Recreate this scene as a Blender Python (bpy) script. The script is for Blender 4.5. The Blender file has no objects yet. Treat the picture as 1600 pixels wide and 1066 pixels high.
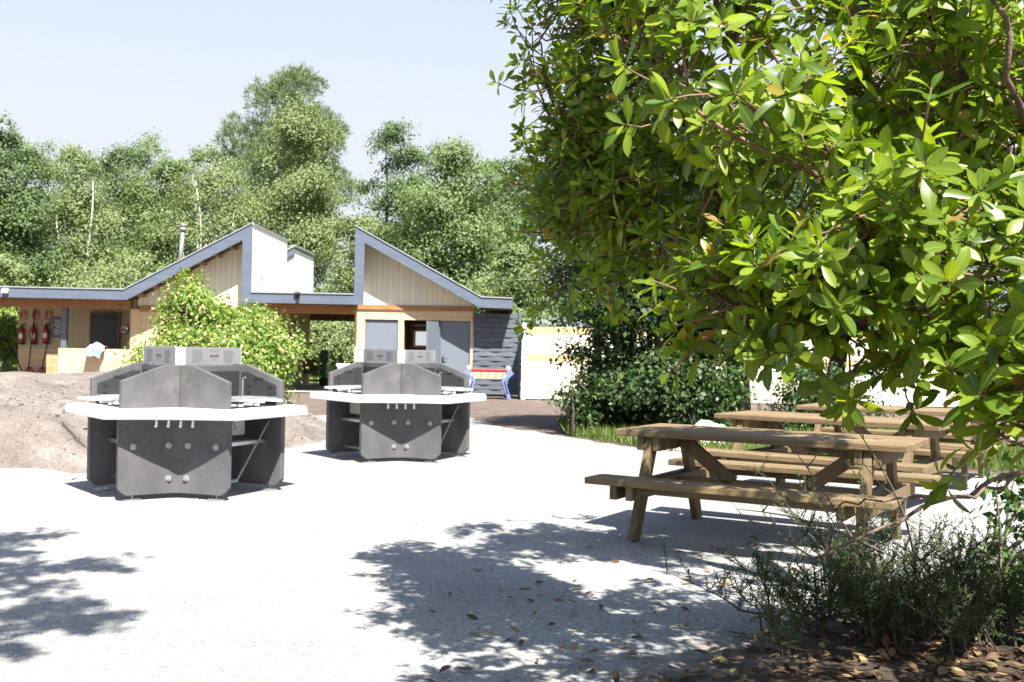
import bpy, math, random
import numpy as np
from mathutils import Vector, Matrix

random.seed(7)
S = bpy.context.scene
COL = S.collection
F = 1700.0            # focal length in photograph pixels
ROLL = math.radians(1.1)
CAM_H = 1.4

def at(px, py, D):
    """photograph pixel at distance D -> world x, z"""
    u, v = px - 800.0, py - 533.0
    c, s = math.cos(ROLL), math.sin(ROLL)
    x0 = u * c + v * s
    y0 = -u * s + v * c - 11.0
    return x0 / F * D, CAM_H - y0 / F * D

# ------------------------------------------------------------------ materials
def new_mat(name):
    m = bpy.data.materials.new(name); m.use_nodes = True
    nt = m.node_tree
    return m, nt, nt.nodes['Principled BSDF'], nt.nodes['Material Output']

def nd(nt, t, **kw):
    n = nt.nodes.new(t)
    for k, v in kw.items():
        if k.startswith('i_'):
            n.inputs[k[2:].replace('_', ' ')].default_value = v
        else:
            setattr(n, k, v)
    return n

def ramp(nt, fac, stops, interp='LINEAR'):
    r = nt.nodes.new('ShaderNodeValToRGB')
    r.color_ramp.interpolation = interp
    els = r.color_ramp.elements
    while len(els) < len(stops): els.new(0.5)
    for e, (p, c) in zip(els, stops):
        e.position = p; e.color = (c[0], c[1], c[2], 1)
    nt.links.new(fac, r.inputs[0])
    return r.outputs[0]

def coords(nt, scale=(1, 1, 1), kind='Object'):
    tc = nt.nodes.new('ShaderNodeTexCoord')
    mp = nt.nodes.new('ShaderNodeMapping')
    mp.inputs['Scale'].default_value = scale
    nt.links.new(tc.outputs[kind], mp.inputs[0])
    return mp.outputs[0]

def noise(nt, vec, scale, detail=4, rough=.55):
    n = nd(nt, 'ShaderNodeTexNoise')
    n.inputs['Scale'].default_value = scale; n.inputs['Detail'].default_value = detail
    n.inputs['Roughness'].default_value = rough
    nt.links.new(vec, n.inputs['Vector'])
    return n.outputs['Fac']

def bump(nt, b, h, strength=.3, dist=.01):
    n = nd(nt, 'ShaderNodeBump'); n.inputs['Strength'].default_value = strength
    n.inputs['Distance'].default_value = dist
    nt.links.new(h, n.inputs['Height']); nt.links.new(n.outputs[0], b.inputs['Normal'])

def mixc(nt, fac, a, bcol, mode='MIX'):
    n = nd(nt, 'ShaderNodeMix', data_type='RGBA', blend_type=mode)
    if hasattr(fac, 'is_linked'): nt.links.new(fac, n.inputs[0])
    else: n.inputs[0].default_value = fac
    for sock, v in ((n.inputs[6], a), (n.inputs[7], bcol)):
        if hasattr(v, 'is_linked'): nt.links.new(v, sock)
        else: sock.default_value = (v[0], v[1], v[2], 1)
    return n.outputs[2]

def mottled(name, c1, c2, scale=6, rough=.7, bmp=.2, bscale=60, metal=0., stretch=(1, 1, 1), spots=None, island=0.):
    m, nt, b, o = new_mat(name)
    v = coords(nt, stretch)
    f = noise(nt, v, scale, 6, .6)
    c = ramp(nt, f, [(.3, c1), (.7, c2)])
    if spots:
        f2 = noise(nt, v, spots[0], 3, .7)
        k = ramp(nt, f2, [(.56, (0, 0, 0)), (.72, (1, 1, 1))])
        c = mixc(nt, k, c, spots[1])
    if island:
        g = nd(nt, 'ShaderNodeNewGeometry')
        k = ramp(nt, g.outputs['Random Per Island'], [(0, (1 - island,) * 3), (1, (1 + island,) * 3)])
        c = mixc(nt, 1.0, c, k, 'MULTIPLY')
    nt.links.new(c, b.inputs['Base Color'])
    b.inputs['Roughness'].default_value = rough; b.inputs['Metallic'].default_value = metal
    if bmp:
        bump(nt, b, noise(nt, v, bscale, 4, .6), bmp, .01)
    return m

def leafmat(name, stops, transl=.35, rough=.5, spec=.3, veins=False, trans_gain=(1.3, 1.5, .6)):
    m, nt, b, o = new_mat(name)
    g = nd(nt, 'ShaderNodeNewGeometry')
    c = ramp(nt, g.outputs['Random Per Island'], stops)
    if veins:
        uv = nd(nt, 'ShaderNodeTexCoord')
        sp = nd(nt, 'ShaderNodeSeparateXYZ'); nt.links.new(uv.outputs['UV'], sp.inputs[0])
        a = nd(nt, 'ShaderNodeMath', operation='SUBTRACT'); nt.links.new(sp.outputs[0], a.inputs[0]); a.inputs[1].default_value = .5
        ab = nd(nt, 'ShaderNodeMath', operation='ABSOLUTE'); nt.links.new(a.outputs[0], ab.inputs[0])
        rib = ramp(nt, ab.outputs[0], [(.0, (.55,) * 3), (.06, (0,) * 3)])
        t = nd(nt, 'ShaderNodeMath', operation='MULTIPLY_ADD')
        nt.links.new(ab.outputs[0], t.inputs[0]); t.inputs[1].default_value = -.45
        nt.links.new(sp.outputs[1], t.inputs[2])
        w = nd(nt, 'ShaderNodeMath', operation='MULTIPLY'); nt.links.new(t.outputs[0], w.inputs[0]); w.inputs[1].default_value = 58
        sn = nd(nt, 'ShaderNodeMath', operation='SINE'); nt.links.new(w.outputs[0], sn.inputs[0])
        vr = ramp(nt, sn.outputs[0], [(.75, (0,) * 3), (1, (.22,) * 3)])
        c = mixc(nt, rib, c, (.30, .42, .12)); c = mixc(nt, vr, c, (.2, .32, .06))
    nt.links.new(c, b.inputs['Base Color'])
    b.inputs['Roughness'].default_value = rough
    b.inputs['Specular IOR Level'].default_value = spec
    tr = nd(nt, 'ShaderNodeBsdfTranslucent')
    tc = mixc(nt, 1.0, c, trans_gain, 'MULTIPLY')
    nt.links.new(tc, tr.inputs['Color'])
    mx = nd(nt, 'ShaderNodeMixShader'); mx.inputs[0].default_value = transl
    nt.links.new(b.outputs[0], mx.inputs[1]); nt.links.new(tr.outputs[0], mx.inputs[2])
    nt.links.new(mx.outputs[0], o.inputs['Surface'])
    return m

def boards(name, c1, c2, pitch, axis=0, gap=.05, rough=.6):
    """board cladding: thin dark joints every `pitch` metres along axis"""
    m, nt, b, o = new_mat(name)
    tc = nd(nt, 'ShaderNodeTexCoord'); sp = nd(nt, 'ShaderNodeSeparateXYZ')
    nt.links.new(tc.outputs['Object'], sp.inputs[0])
    d = nd(nt, 'ShaderNodeMath', operation='DIVIDE'); nt.links.new(sp.outputs[axis], d.inputs[0]); d.inputs[1].default_value = pitch
    fr = nd(nt, 'ShaderNodeMath', operation='FRACT'); nt.links.new(d.outputs[0], fr.inputs[0])
    fl = nd(nt, 'ShaderNodeMath', operation='FLOOR'); nt.links.new(d.outputs[0], fl.inputs[0])
    wn = nd(nt, 'ShaderNodeTexWhiteNoise', noise_dimensions='1D'); nt.links.new(fl.outputs[0], wn.inputs['W'])
    st = (14, 14, 1.2) if axis == 0 else (1.2, 14, 14)
    v = coords(nt, st)
    f = noise(nt, v, 3, 5)
    c = ramp(nt, f, [(.3, c1), (.7, c2)])
    k = ramp(nt, wn.outputs['Value'], [(0, (.95,) * 3), (1, (1.03,) * 3)])
    c = mixc(nt, 1.0, c, k, 'MULTIPLY')
    j = ramp(nt, fr.outputs[0], [(0, (1,) * 3), (gap, (.8,) * 3), (gap + .03, (0,) * 3)])
    c = mixc(nt, j, c, (c1[0] * .62, c1[1] * .60, c1[2] * .56))
    nt.links.new(c, b.inputs['Base Color']); b.inputs['Roughness'].default_value = rough
    inv = nd(nt, 'ShaderNodeInvert'); nt.links.new(j, inv.inputs['Color'])
    bump(nt, b, inv.outputs[0], .5, .01)
    return m

def blocks(name, c1, c2, mortar, w=.5, h=.25, flat=1.0, rot=None):
    m, nt, b, o = new_mat(name)
    tc = nd(nt, 'ShaderNodeTexCoord')
    sp = nd(nt, 'ShaderNodeSeparateXYZ'); nt.links.new(tc.outputs['Object'], sp.inputs[0])
    ad = nd(nt, 'ShaderNodeMath', operation='ADD'); nt.links.new(sp.outputs[0], ad.inputs[0]); nt.links.new(sp.outputs[1], ad.inputs[1])
    cb = nd(nt, 'ShaderNodeCombineXYZ'); nt.links.new(ad.outputs[0], cb.inputs[0]); nt.links.new(sp.outputs[2], cb.inputs[1])
    br = nd(nt, 'ShaderNodeTexBrick'); nt.links.new(cb.outputs[0], br.inputs['Vector'])
    br.inputs['Scale'].default_value = 1; br.inputs['Brick Width'].default_value = w; br.inputs['Row Height'].default_value = h
    br.inputs['Mortar Size'].default_value = .008; br.inputs['Mortar Smooth'].default_value = .3
    br.inputs['Color1'].default_value = (*c1, 1); br.inputs['Color2'].default_value = (*c2, 1); br.inputs['Mortar'].default_value = (*mortar, 1)
    f = noise(nt, tc.outputs['Object'], 25, 5)
    k = ramp(nt, f, [(.25, (.8,) * 3), (.75, (1.12,) * 3)])
    c = mixc(nt, 1.0, br.outputs['Color'], k, 'MULTIPLY')
    nt.links.new(c, b.inputs['Base Color']); b.inputs['Roughness'].default_value = .85
    inv = nd(nt, 'ShaderNodeInvert'); nt.links.new(br.outputs['Fac'], inv.inputs['Color'])
    bump(nt, b, inv.outputs[0], .35, .01)
    return m

M = {}
def build_mats():
    # gravel: pale crushed limestone
    m, nt, b, o = new_mat('pale_gravel')
    v = coords(nt)
    vo = nd(nt, 'ShaderNodeTexVoronoi'); vo.inputs['Scale'].default_value = 70; nt.links.new(v, vo.inputs['Vector'])
    vo2 = nd(nt, 'ShaderNodeTexVoronoi'); vo2.inputs['Scale'].default_value = 160; nt.links.new(v, vo2.inputs['Vector'])
    c = ramp(nt, vo.outputs['Color'], [(0, (.12, .12, .125)), (.5, (.29, .29, .287)), (1, (.44, .435, .425))])
    c2 = ramp(nt, vo2.outputs['Color'], [(0, (.12, .12, .13)), (.6, (.305, .305, .30)), (1, (.46, .45, .435))])
    c = mixc(nt, .5, c, c2)
    k = ramp(nt, noise(nt, v, .9, 5, .6), [(.3, (.86, .86, .86)), (.7, (1.1, 1.09, 1.07))])
    c = mixc(nt, 1.0, c, k, 'MULTIPLY')
    k2 = ramp(nt, noise(nt, v, 6, 4, .7), [(.62, (0,) * 3), (.8, (.35,) * 3)])
    c = mixc(nt, k2, c, (.25, .225, .195))
    k3 = ramp(nt, noise(nt, v, .35, 4, .65), [(.35, (.84, .84, .85)), (.6, (1.04, 1.04, 1.03))])
    c = mixc(nt, 1.0, c, k3, 'MULTIPLY')
    # humus trodden into the gravel beside the planted corner
    sx_ = nd(nt, 'ShaderNodeSeparateXYZ'); nt.links.new(v, sx_.inputs[0])
    ma = nd(nt, 'ShaderNodeMath', operation='MULTIPLY_ADD'); nt.links.new(sx_.outputs[0], ma.inputs[0]); ma.inputs[1].default_value = .70; ma.inputs[2].default_value = -.126 + 2.946
    mb_ = nd(nt, 'ShaderNodeMath', operation='MULTIPLY_ADD'); nt.links.new(sx_.outputs[1], mb_.inputs[0]); mb_.inputs[1].default_value = -.71; nt.links.new(ma.outputs[0], mb_.inputs[2])
    nz = nd(nt, 'ShaderNodeMath', operation='MULTIPLY_ADD'); nt.links.new(noise(nt, v, 3.5, 7, .75), nz.inputs[0]); nz.inputs[1].default_value = 1.6; nt.links.new(mb_.outputs[0], nz.inputs[2])
    k4 = ramp(nt, nz.outputs[0], [(.42, (0,) * 3), (.98, (1,) * 3)])
    c = mixc(nt, k4, c, mixc(nt, noise(nt, v, 9, 6, .7), (.05, .036, .028), (.12, .095, .078)))
    nt.links.new(c, b.inputs['Base Color']); b.inputs['Roughness'].default_value = .9
    b.inputs['Specular IOR Level'].default_value = .15
    bump(nt, b, vo.outputs['Distance'], .5, .008)
    M['gravel'] = m
    # bare earth
    def earth(name, a, bb, cc, s=1.):
        m, nt, b, o = new_mat(name)
        v = coords(nt)
        c = ramp(nt, noise(nt, v, 2.2 * s, 8, .7), [(.3, a), (.55, bb), (.75, cc)])
        k = ramp(nt, noise(nt, v, 45, 4, .7), [(.3, (.6,) * 3), (.7, (1.25,) * 3)])
        c = mixc(nt, 1.0, c, k, 'MULTIPLY')
        nt.links.new(c, b.inputs['Base Color']); b.inputs['Roughness'].default_value = .95
        b.inputs['Specular IOR Level'].default_value = .1
        bump(nt, b, noise(nt, v, 28, 6, .7), .8, .03)
        return m
    M['bank'] = earth('sandy_earth', (.125, .106, .094), (.205, .177, .158), (.32, .285, .258))
    M['earth'] = earth('dark_earth', (.10, .078, .068), (.15, .118, .10), (.22, .175, .15))
    M['soil'] = earth('leafy_soil', (.045, .033, .026), (.075, .056, .043), (.14, .112, .092), 2.)
    M['lawn'] = earth('lawn_green', (.06, .09, .025), (.10, .14, .04), (.17, .19, .08))
    M['concrete'] = mottled('grey_concrete', (.058, .058, .062), (.104, .103, .107), 2.8, .8, .12, 90, stretch=(1.2, 1.2, 1), spots=(4, (.108, .106, .106)))
    M['concrete_inner'] = mottled('dark_grey_lining', (.022, .021, .025), (.030, .029, .033), 4, .65, .1, 80)  # even grey, darker than the panels around it
    M['white_top'] = mottled('white_composite', (.78, .77, .75), (.83, .82, .80), 5, .5, .04, 60)
    M['steel'] = mottled('brushed_steel', (.52, .52, .53), (.64, .64, .65), 9, .35, .05, 200, .85)
    M['galv'] = mottled('galvanised', (.26, .27, .27), (.36, .37, .36), 14, .45, .05, 120, .6)
    M['plate'] = mottled('pale_sign_metal', (.22, .225, .235), (.26, .265, .275), 4, .4, .03, 150, .15)
    M['print'] = mottled('grey_print', (.14, .14, .145), (.17, .17, .175), 30, .6, 0)
    M['print_red'] = mottled('dull_red_print', (.10, .05, .05), (.12, .06, .055), 30, .6, 0)
    M['black'] = mottled('black_rubber', (.012, .012, .013), (.022, .022, .024), 20, .55, .1)
    M['box_grey'] = mottled('light_grey_plastic', (.42, .42, .40), (.48, .48, .46), 8, .5, .03)
    M['wood'] = mottled('weathered_wood', (.105, .070, .031), (.225, .158, .078), 3.5, .75, .35, 18, stretch=(1, 11, 11), spots=(1.6, (.135, .105, .07)), island=.22)
    M['wood_leg'] = mottled('weathered_wood_upright', (.10, .066, .029), (.21, .148, .072), 3.5, .75, .35, 18, stretch=(9, 9, 1), island=.2)
    M['timber'] = mottled('honey_timber', (.26, .12, .04), (.42, .22, .085), 3, .6, .25, 20, stretch=(1, 8, 8), spots=(1.2, (.20, .09, .03)))
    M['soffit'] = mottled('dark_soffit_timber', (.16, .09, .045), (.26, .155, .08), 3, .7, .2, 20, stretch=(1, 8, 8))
    M['fascia'] = mottled('slate_grey_fascia', (.085, .105, .145), (.115, .14, .185), 1.6, .42, .05, 30, stretch=(1, 1, 6))
    M['zinc'] = mottled('pale_zinc', (.42, .46, .47), (.52, .55, .56), 6, .35, .05, 40, .5)
    M['door'] = mottled('grey_door_paint', (.135, .16, .195), (.155, .18, .215), 2, .45, .03, 50)
    M['white_paint'] = mottled('white_render', (.76, .755, .73), (.82, .815, .79), 2, .8, .06, 40)
    M['cream_boards'] = boards('cream_boards', (.80, .765, .58), (.86, .83, .65), .16)
    M['tan_boards'] = boards('tan_boards', (.46, .38, .235), (.54, .45, .28), .16)
    M['block'] = blocks('sandstone_block', (.64, .45, .255), (.72, .53, .32), (.50, .37, .23))
    M['brick'] = blocks('orange_brick', (.50, .22, .10), (.60, .29, .14), (.50, .42, .34), .42, .22)
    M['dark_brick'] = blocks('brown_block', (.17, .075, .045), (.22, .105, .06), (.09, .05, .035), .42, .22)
    M['slate'] = mottled('slate_weave', (.062, .073, .092), (.10, .115, .14), 5, .55, .15, 40, stretch=(1, 1, 6), island=.15)
    M['fence_cream'] = boards('cream_fence_board', (.66, .60, .46), (.74, .68, .54), .30, 2, .03)
    M['fence_tan'] = mottled('tan_fence_board', (.48, .33, .16), (.56, .41, .22), 3, .7, .2, 20, stretch=(1, 8, 8))
    M['red'] = mottled('red_enamel', (.30, .018, .018), (.36, .025, .022), 8, .35, 0)
    M['red_sign'] = mottled('red_sign_paint', (.34, .05, .045), (.40, .06, .055), 8, .5, 0)
    M['white_sign'] = mottled('white_sign_paint', (.68, .66, .62), (.74, .72, .68), 8, .5, 0)
    M['blue_metal'] = mottled('blue_leg_paint', (.13, .18, .48), (.17, .22, .55), 8, .4, .03)
    M['green_box'] = mottled('green_paint', (.015, .16, .085), (.022, .20, .11), 5, .45, .03)
    M['shaded_opening'] = mottled('dark_opening', (.010, .010, .012), (.018, .017, .018), 3, .3, 0)  # interior shade of the opening put into the panel's near-black colour
    M['mirror'] = mottled('mirror_glass', (.75, .78, .76), (.8, .82, .8), 2, .04, 0, metal=1.)
    M['brown_plastic'] = mottled('brown_chair', (.10, .065, .05), (.14, .09, .07), 6, .5, .05)
    M['bark'] = mottled('grey_brown_bark', (.10, .07, .05), (.24, .18, .135), 7, .9, .8, 22, stretch=(2, 2, .6))
    M['bark_red'] = mottled('arbutus_bark', (.075, .048, .034), (.17, .12, .088), 8, .85, .8, 35, stretch=(2, 2, 2), spots=(5, (.20, .165, .13)))
    M['twig'] = mottled('reddish_twig', (.10, .052, .03), (.21, .14, .085), 10, .8, 0)
    M['stem'] = mottled('heath_stem', (.055, .04, .03), (.10, .075, .055), 14, .9, .3, 60)
    M['dead_twig'] = mottled('dry_twig', (.13, .10, .078), (.22, .175, .14), 14, .9, .3, 60)
    M['birch_bark'] = mottled('white_birch_bark', (.42, .40, .36), (.62, .60, .55), 2, .8, .2, 12, stretch=(1, 1, 3), spots=(2.5, (.07, .06, .055)))
    M['dark_bark'] = mottled('dark_bark', (.045, .034, .026), (.10, .075, .055), 6, .95, .7, 18, stretch=(2, 2, .6))
    M['white_cloth'] = mottled('white_plastic_sack', (.66, .66, .66), (.78, .78, .77), 5, .55, .3, 20)
    M['cloth'] = None
    # big foreground leaves
    M['arbutus'] = leafmat('arbutus_leaf', [(0, (.055, .105, .011)), (.3, (.105, .175, .015)), (.6, (.17, .25, .02)), (.9, (.235, .31, .028)), (.984, (.24, .29, .035)), (.989, (.34, .22, .05)), (1, (.28, .13, .04))], .50, .36, .42, True, (1.55, 1.5, .45))
    M['oak'] = leafmat('oak_leaf', [(0, (.088, .135, .058)), (.5, (.112, .165, .070)), (1, (.15, .205, .092))], .35, .55, .25)
    M['oak_pale'] = leafmat('mid_green_leaf', [(0, (.12, .172, .072)), (.5, (.152, .207, .085)), (1, (.195, .248, .11))], .35, .55, .25)
    M['birch'] = leafmat('birch_leaf', [(0, (.155, .195, .085)), (.5, (.19, .232, .105)), (1, (.24, .28, .135))], .35, .55, .25)
    M['pine'] = leafmat('pine_needle', [(0, (.11, .155, .08)), (.5, (.16, .205, .11)), (1, (.22, .26, .145))], .25, .6, .2)
    M['holm'] = leafmat('holm_oak_leaf', [(0, (.022, .045, .014)), (.55, (.038, .072, .02)), (.9, (.07, .12, .03)), (1, (.12, .18, .045))], .25, .45, .35)
    M['photinia'] = leafmat('bright_shrub_leaf', [(0, (.10, .18, .03)), (.45, (.16, .26, .045)), (.78, (.23, .31, .07)), (.86, (.42, .40, .17)), (1, (.48, .38, .20))], .35, .45, .3)
    M['shrub'] = leafmat('shrub_leaf', [(0, (.03, .07, .018)), (.6, (.06, .12, .028)), (1, (.13, .21, .05))], .3, .45, .35)
    M['heath'] = leafmat('heath_needle', [(0, (.030, .055, .020)), (.6, (.052, .088, .030)), (1, (.10, .145, .05))], .25, .6, .2)
    M['grass'] = leafmat('grass_blade', [(0, (.06, .11, .02)), (.6, (.11, .17, .035)), (1, (.24, .24, .09))], .35, .6, .2)
    M['litter'] = leafmat('fallen_leaf', [(0, (.07, .042, .027)), (.4, (.125, .072, .042)), (.7, (.19, .125, .062)), (.92, (.27, .21, .10)), (1, (.20, .18, .08))], .15, .6, .25, trans_gain=(1, 1, .8))
    M['pebble'] = mottled('pebble', (.30, .30, .295), (.55, .545, .53), 2, .9, 0, island=.25)
    m, nt, b, o = new_mat('printed_towel')
    v = coords(nt, (1, 1, 1))
    f = noise(nt, v, 5, 2)
    c = ramp(nt, f, [(.36, (.10, .25, .55)), (.44, (.72, .74, .78)), (.5, (.80, .62, .12)), (.56, (.85, .80, .72)), (.62, (.65, .10, .16)), (.7, (.70, .50, .62))], 'CONSTANT')
    nt.links.new(c, b.inputs['Base Color']); b.inputs['Roughness'].default_value = .9
    M['towel'] = m
build_mats()

# ------------------------------------------------------------------ mesh helpers
class MB:
    def __init__(s): s.v = []; s.f = []; s.m = []
    def add(s, vs, fs, mi=0):
        o = len(s.v); s.v += [tuple(p) for p in vs]
        s.f += [tuple(i + o for i in f) for f in fs]; s.m += [mi] * len(fs)
        return s
    def box(s, c, size, rot=None, mi=0):
        hx, hy, hz = size[0] / 2, size[1] / 2, size[2] / 2
        vs = [Vector((x, y, z)) for x in (-hx, hx) for y in (-hy, hy) for z in (-hz, hz)]
        if rot is not None: vs = [rot @ p for p in vs]
        c = Vector(c)
        return s.add([c + p for p in vs], [(0, 1, 3, 2), (4, 6, 7, 5), (0, 4, 5, 1), (2, 3, 7, 6), (0, 2, 6, 4), (1, 5, 7, 3)], mi)
    def bar(s, p, q, w, h, up=(0, 0, 1), mi=0):
        p, q = Vector(p), Vector(q); d = q - p; L = d.length; d.normalize()
        u = Vector(up); u = (u - d * u.dot(d)).normalized(); b = u.cross(d)
        R = Matrix((d, b, u)).transposed()
        return s.box((p + q) / 2, (L, w, h), R, mi)
    def prism(s, poly, fn, t0, t1, mi=0):
        """polygon (a,b) mapped through fn(a,b,t), extruded from t0 to t1"""
        n = len(poly)
        vs = [fn(a, b, t0) for a, b in poly] + [fn(a, b, t1) for a, b in poly]
        fs = [tuple(range(n))[::-1], tuple(range(n, 2 * n))] + [(i, (i + 1) % n, (i + 1) % n + n, i + n) for i in range(n)]
        return s.add(vs, fs, mi)
    def tube(s, pts, rad, n=8, mi=0, cap=True):
        pts = [Vector(p) for p in pts]
        if not hasattr(rad, '__len__'): rad = [rad] * len(pts)
        vs = []; ref = None
        for i, p in enumerate(pts):
            d = (pts[min(i + 1, len(pts) - 1)] - pts[max(i - 1, 0)])
            if d.length < 1e-9: d = Vector((0, 0, 1))
            d.normalize()
            if ref is None:
                ref = Vector((0, 0, 1)) if abs(d.z) < .9 else Vector((1, 0, 0))
            a = ref - d * ref.dot(d)
            if a.length < 1e-6: a = d.orthogonal()
            a.normalize(); ref = a; b = d.cross(a)
            for k in range(n):
                t = 2 * math.pi * k / n
                vs.append(p + (a * math.cos(t) + b * math.sin(t)) * rad[i])
        fs = []
        for i in range(len(pts) - 1):
            for k in range(n):
                k2 = (k + 1) % n
                fs.append((i * n + k, i * n + k2, (i + 1) * n + k2, (i + 1) * n + k))
        if cap:
            fs.append(tuple(range(n))[::-1]); fs.append(tuple(range((len(pts) - 1) * n, len(pts) * n)))
        return s.add(vs, fs, mi)
    def lathe(s, prof, c=(0, 0, 0), n=16, mi=0):
        c = Vector(c); vs = []
        for r, z in prof:
            for k in range(n):
                t = 2 * math.pi * k / n
                vs.append(c + Vector((r * math.cos(t), r * math.sin(t), z)))
        m = len(prof)
        fs = [(i * n + k, i * n + (k + 1) % n, (i + 1) * n + (k + 1) % n, (i + 1) * n + k) for i in range(m - 1) for k in range(n)]
        fs += [tuple(range(n))[::-1], tuple(range((m - 1) * n, m * n))]
        return s.add(vs, fs, mi)
    def build(s, name, mats, parent=None, bevel=0, smooth=False, loc=None):
        me = bpy.data.meshes.new(name)
        me.from_pydata(s.v, [], s.f)
        if not isinstance(mats, (list, tuple)): mats = [mats]
        for m in mats: me.materials.append(m)
        if len(mats) > 1: me.polygons.foreach_set('material_index', s.m)
        if smooth: me.polygons.foreach_set('use_smooth', [True] * len(me.polygons))
        me.update()
        o = bpy.data.objects.new(name, me); COL.objects.link(o)
        if parent is not None: o.parent = parent
        if loc is not None: o.location = loc
        if bevel:
            b = o.modifiers.new('bevel', 'BEVEL'); b.width = bevel; b.segments = 2; b.limit_method = 'ANGLE'
            b.angle_limit = math.radians(40)
        return o

def np_mesh(name, V, Fq, mat, parent=None, uv=None, smooth=False):
    """V (n,3) float, Fq (m,k) int"""
    me = bpy.data.meshes.new(name)
    n, (m, k) = len(V), Fq.shape
    me.vertices.add(n); me.vertices.foreach_set('co', np.ascontiguousarray(V, dtype=np.float32).ravel())
    me.loops.add(m * k); me.loops.foreach_set('vertex_index', Fq.astype(np.int32).ravel())
    me.polygons.add(m)
    me.polygons.foreach_set('loop_start', np.arange(0, m * k, k, dtype=np.int32))
    me.polygons.foreach_set('loop_total', np.full(m, k, dtype=np.int32))
    if uv is not None:
        l = me.uv_layers.new(name='UVMap')
        l.data.foreach_set('uv', uv[Fq.ravel()].astype(np.float32).ravel())
    if smooth: me.polygons.foreach_set('use_smooth', np.ones(m, dtype=bool))
    me.materials.append(mat); me.update(calc_edges=True)
    o = bpy.data.objects.new(name, me); COL.objects.link(o)
    if parent is not None: o.parent = parent
    return o

def tag(o, label, cat, group=None, kind=None):
    if kind: o['kind'] = kind
    if label: o['label'] = label
    if cat: o['category'] = cat
    if group: o['group'] = group
    return o

def thing(name, label, cat, loc=(0, 0, 0), rz=0, group=None):
    o = bpy.data.objects.new(name, None); COL.objects.link(o)
    o.empty_display_size = .1
    o.location = loc; o.rotation_euler = (0, 0, rz)
    return tag(o, label, cat, group)

def structure(o): o['kind'] = 'structure'; return o

def unit(a): return a / np.maximum(np.linalg.norm(a, axis=-1, keepdims=True), 1e-9)

def rhombs(P, A, N, L, W, fold=0.0):
    """leaf lozenges: P base, A axis, N normal, lengths L widths W"""
    A = unit(A); B = unit(np.cross(N, A)); N = np.cross(A, B)
    L = np.broadcast_to(L, (len(P),))[:, None]; W = np.broadcast_to(W, (len(P),))[:, None]
    v0 = P; v1 = P + A * L * .5 + B * W * .5 + N * W * fold; v2 = P + A * L; v3 = P + A * L * .5 - B * W * .5 + N * W * fold
    V = np.stack([v0, v1, v2, v3], 1).reshape(-1, 3)
    Fq = np.arange(len(P) * 4).reshape(-1, 4)
    return V, Fq

# ------------------------------------------------------------------ trees
def curved(p, q, rng, sag=.1, n=5):
    p, q = np.array(p, float), np.array(q, float)
    d = np.linalg.norm(q - p)
    off = rng.normal(0, sag * d, 3)
    ts = np.linspace(0, 1, n)
    return [tuple(p + (q - p) * t + off * math.sin(math.pi * t)) for t in ts]

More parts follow.
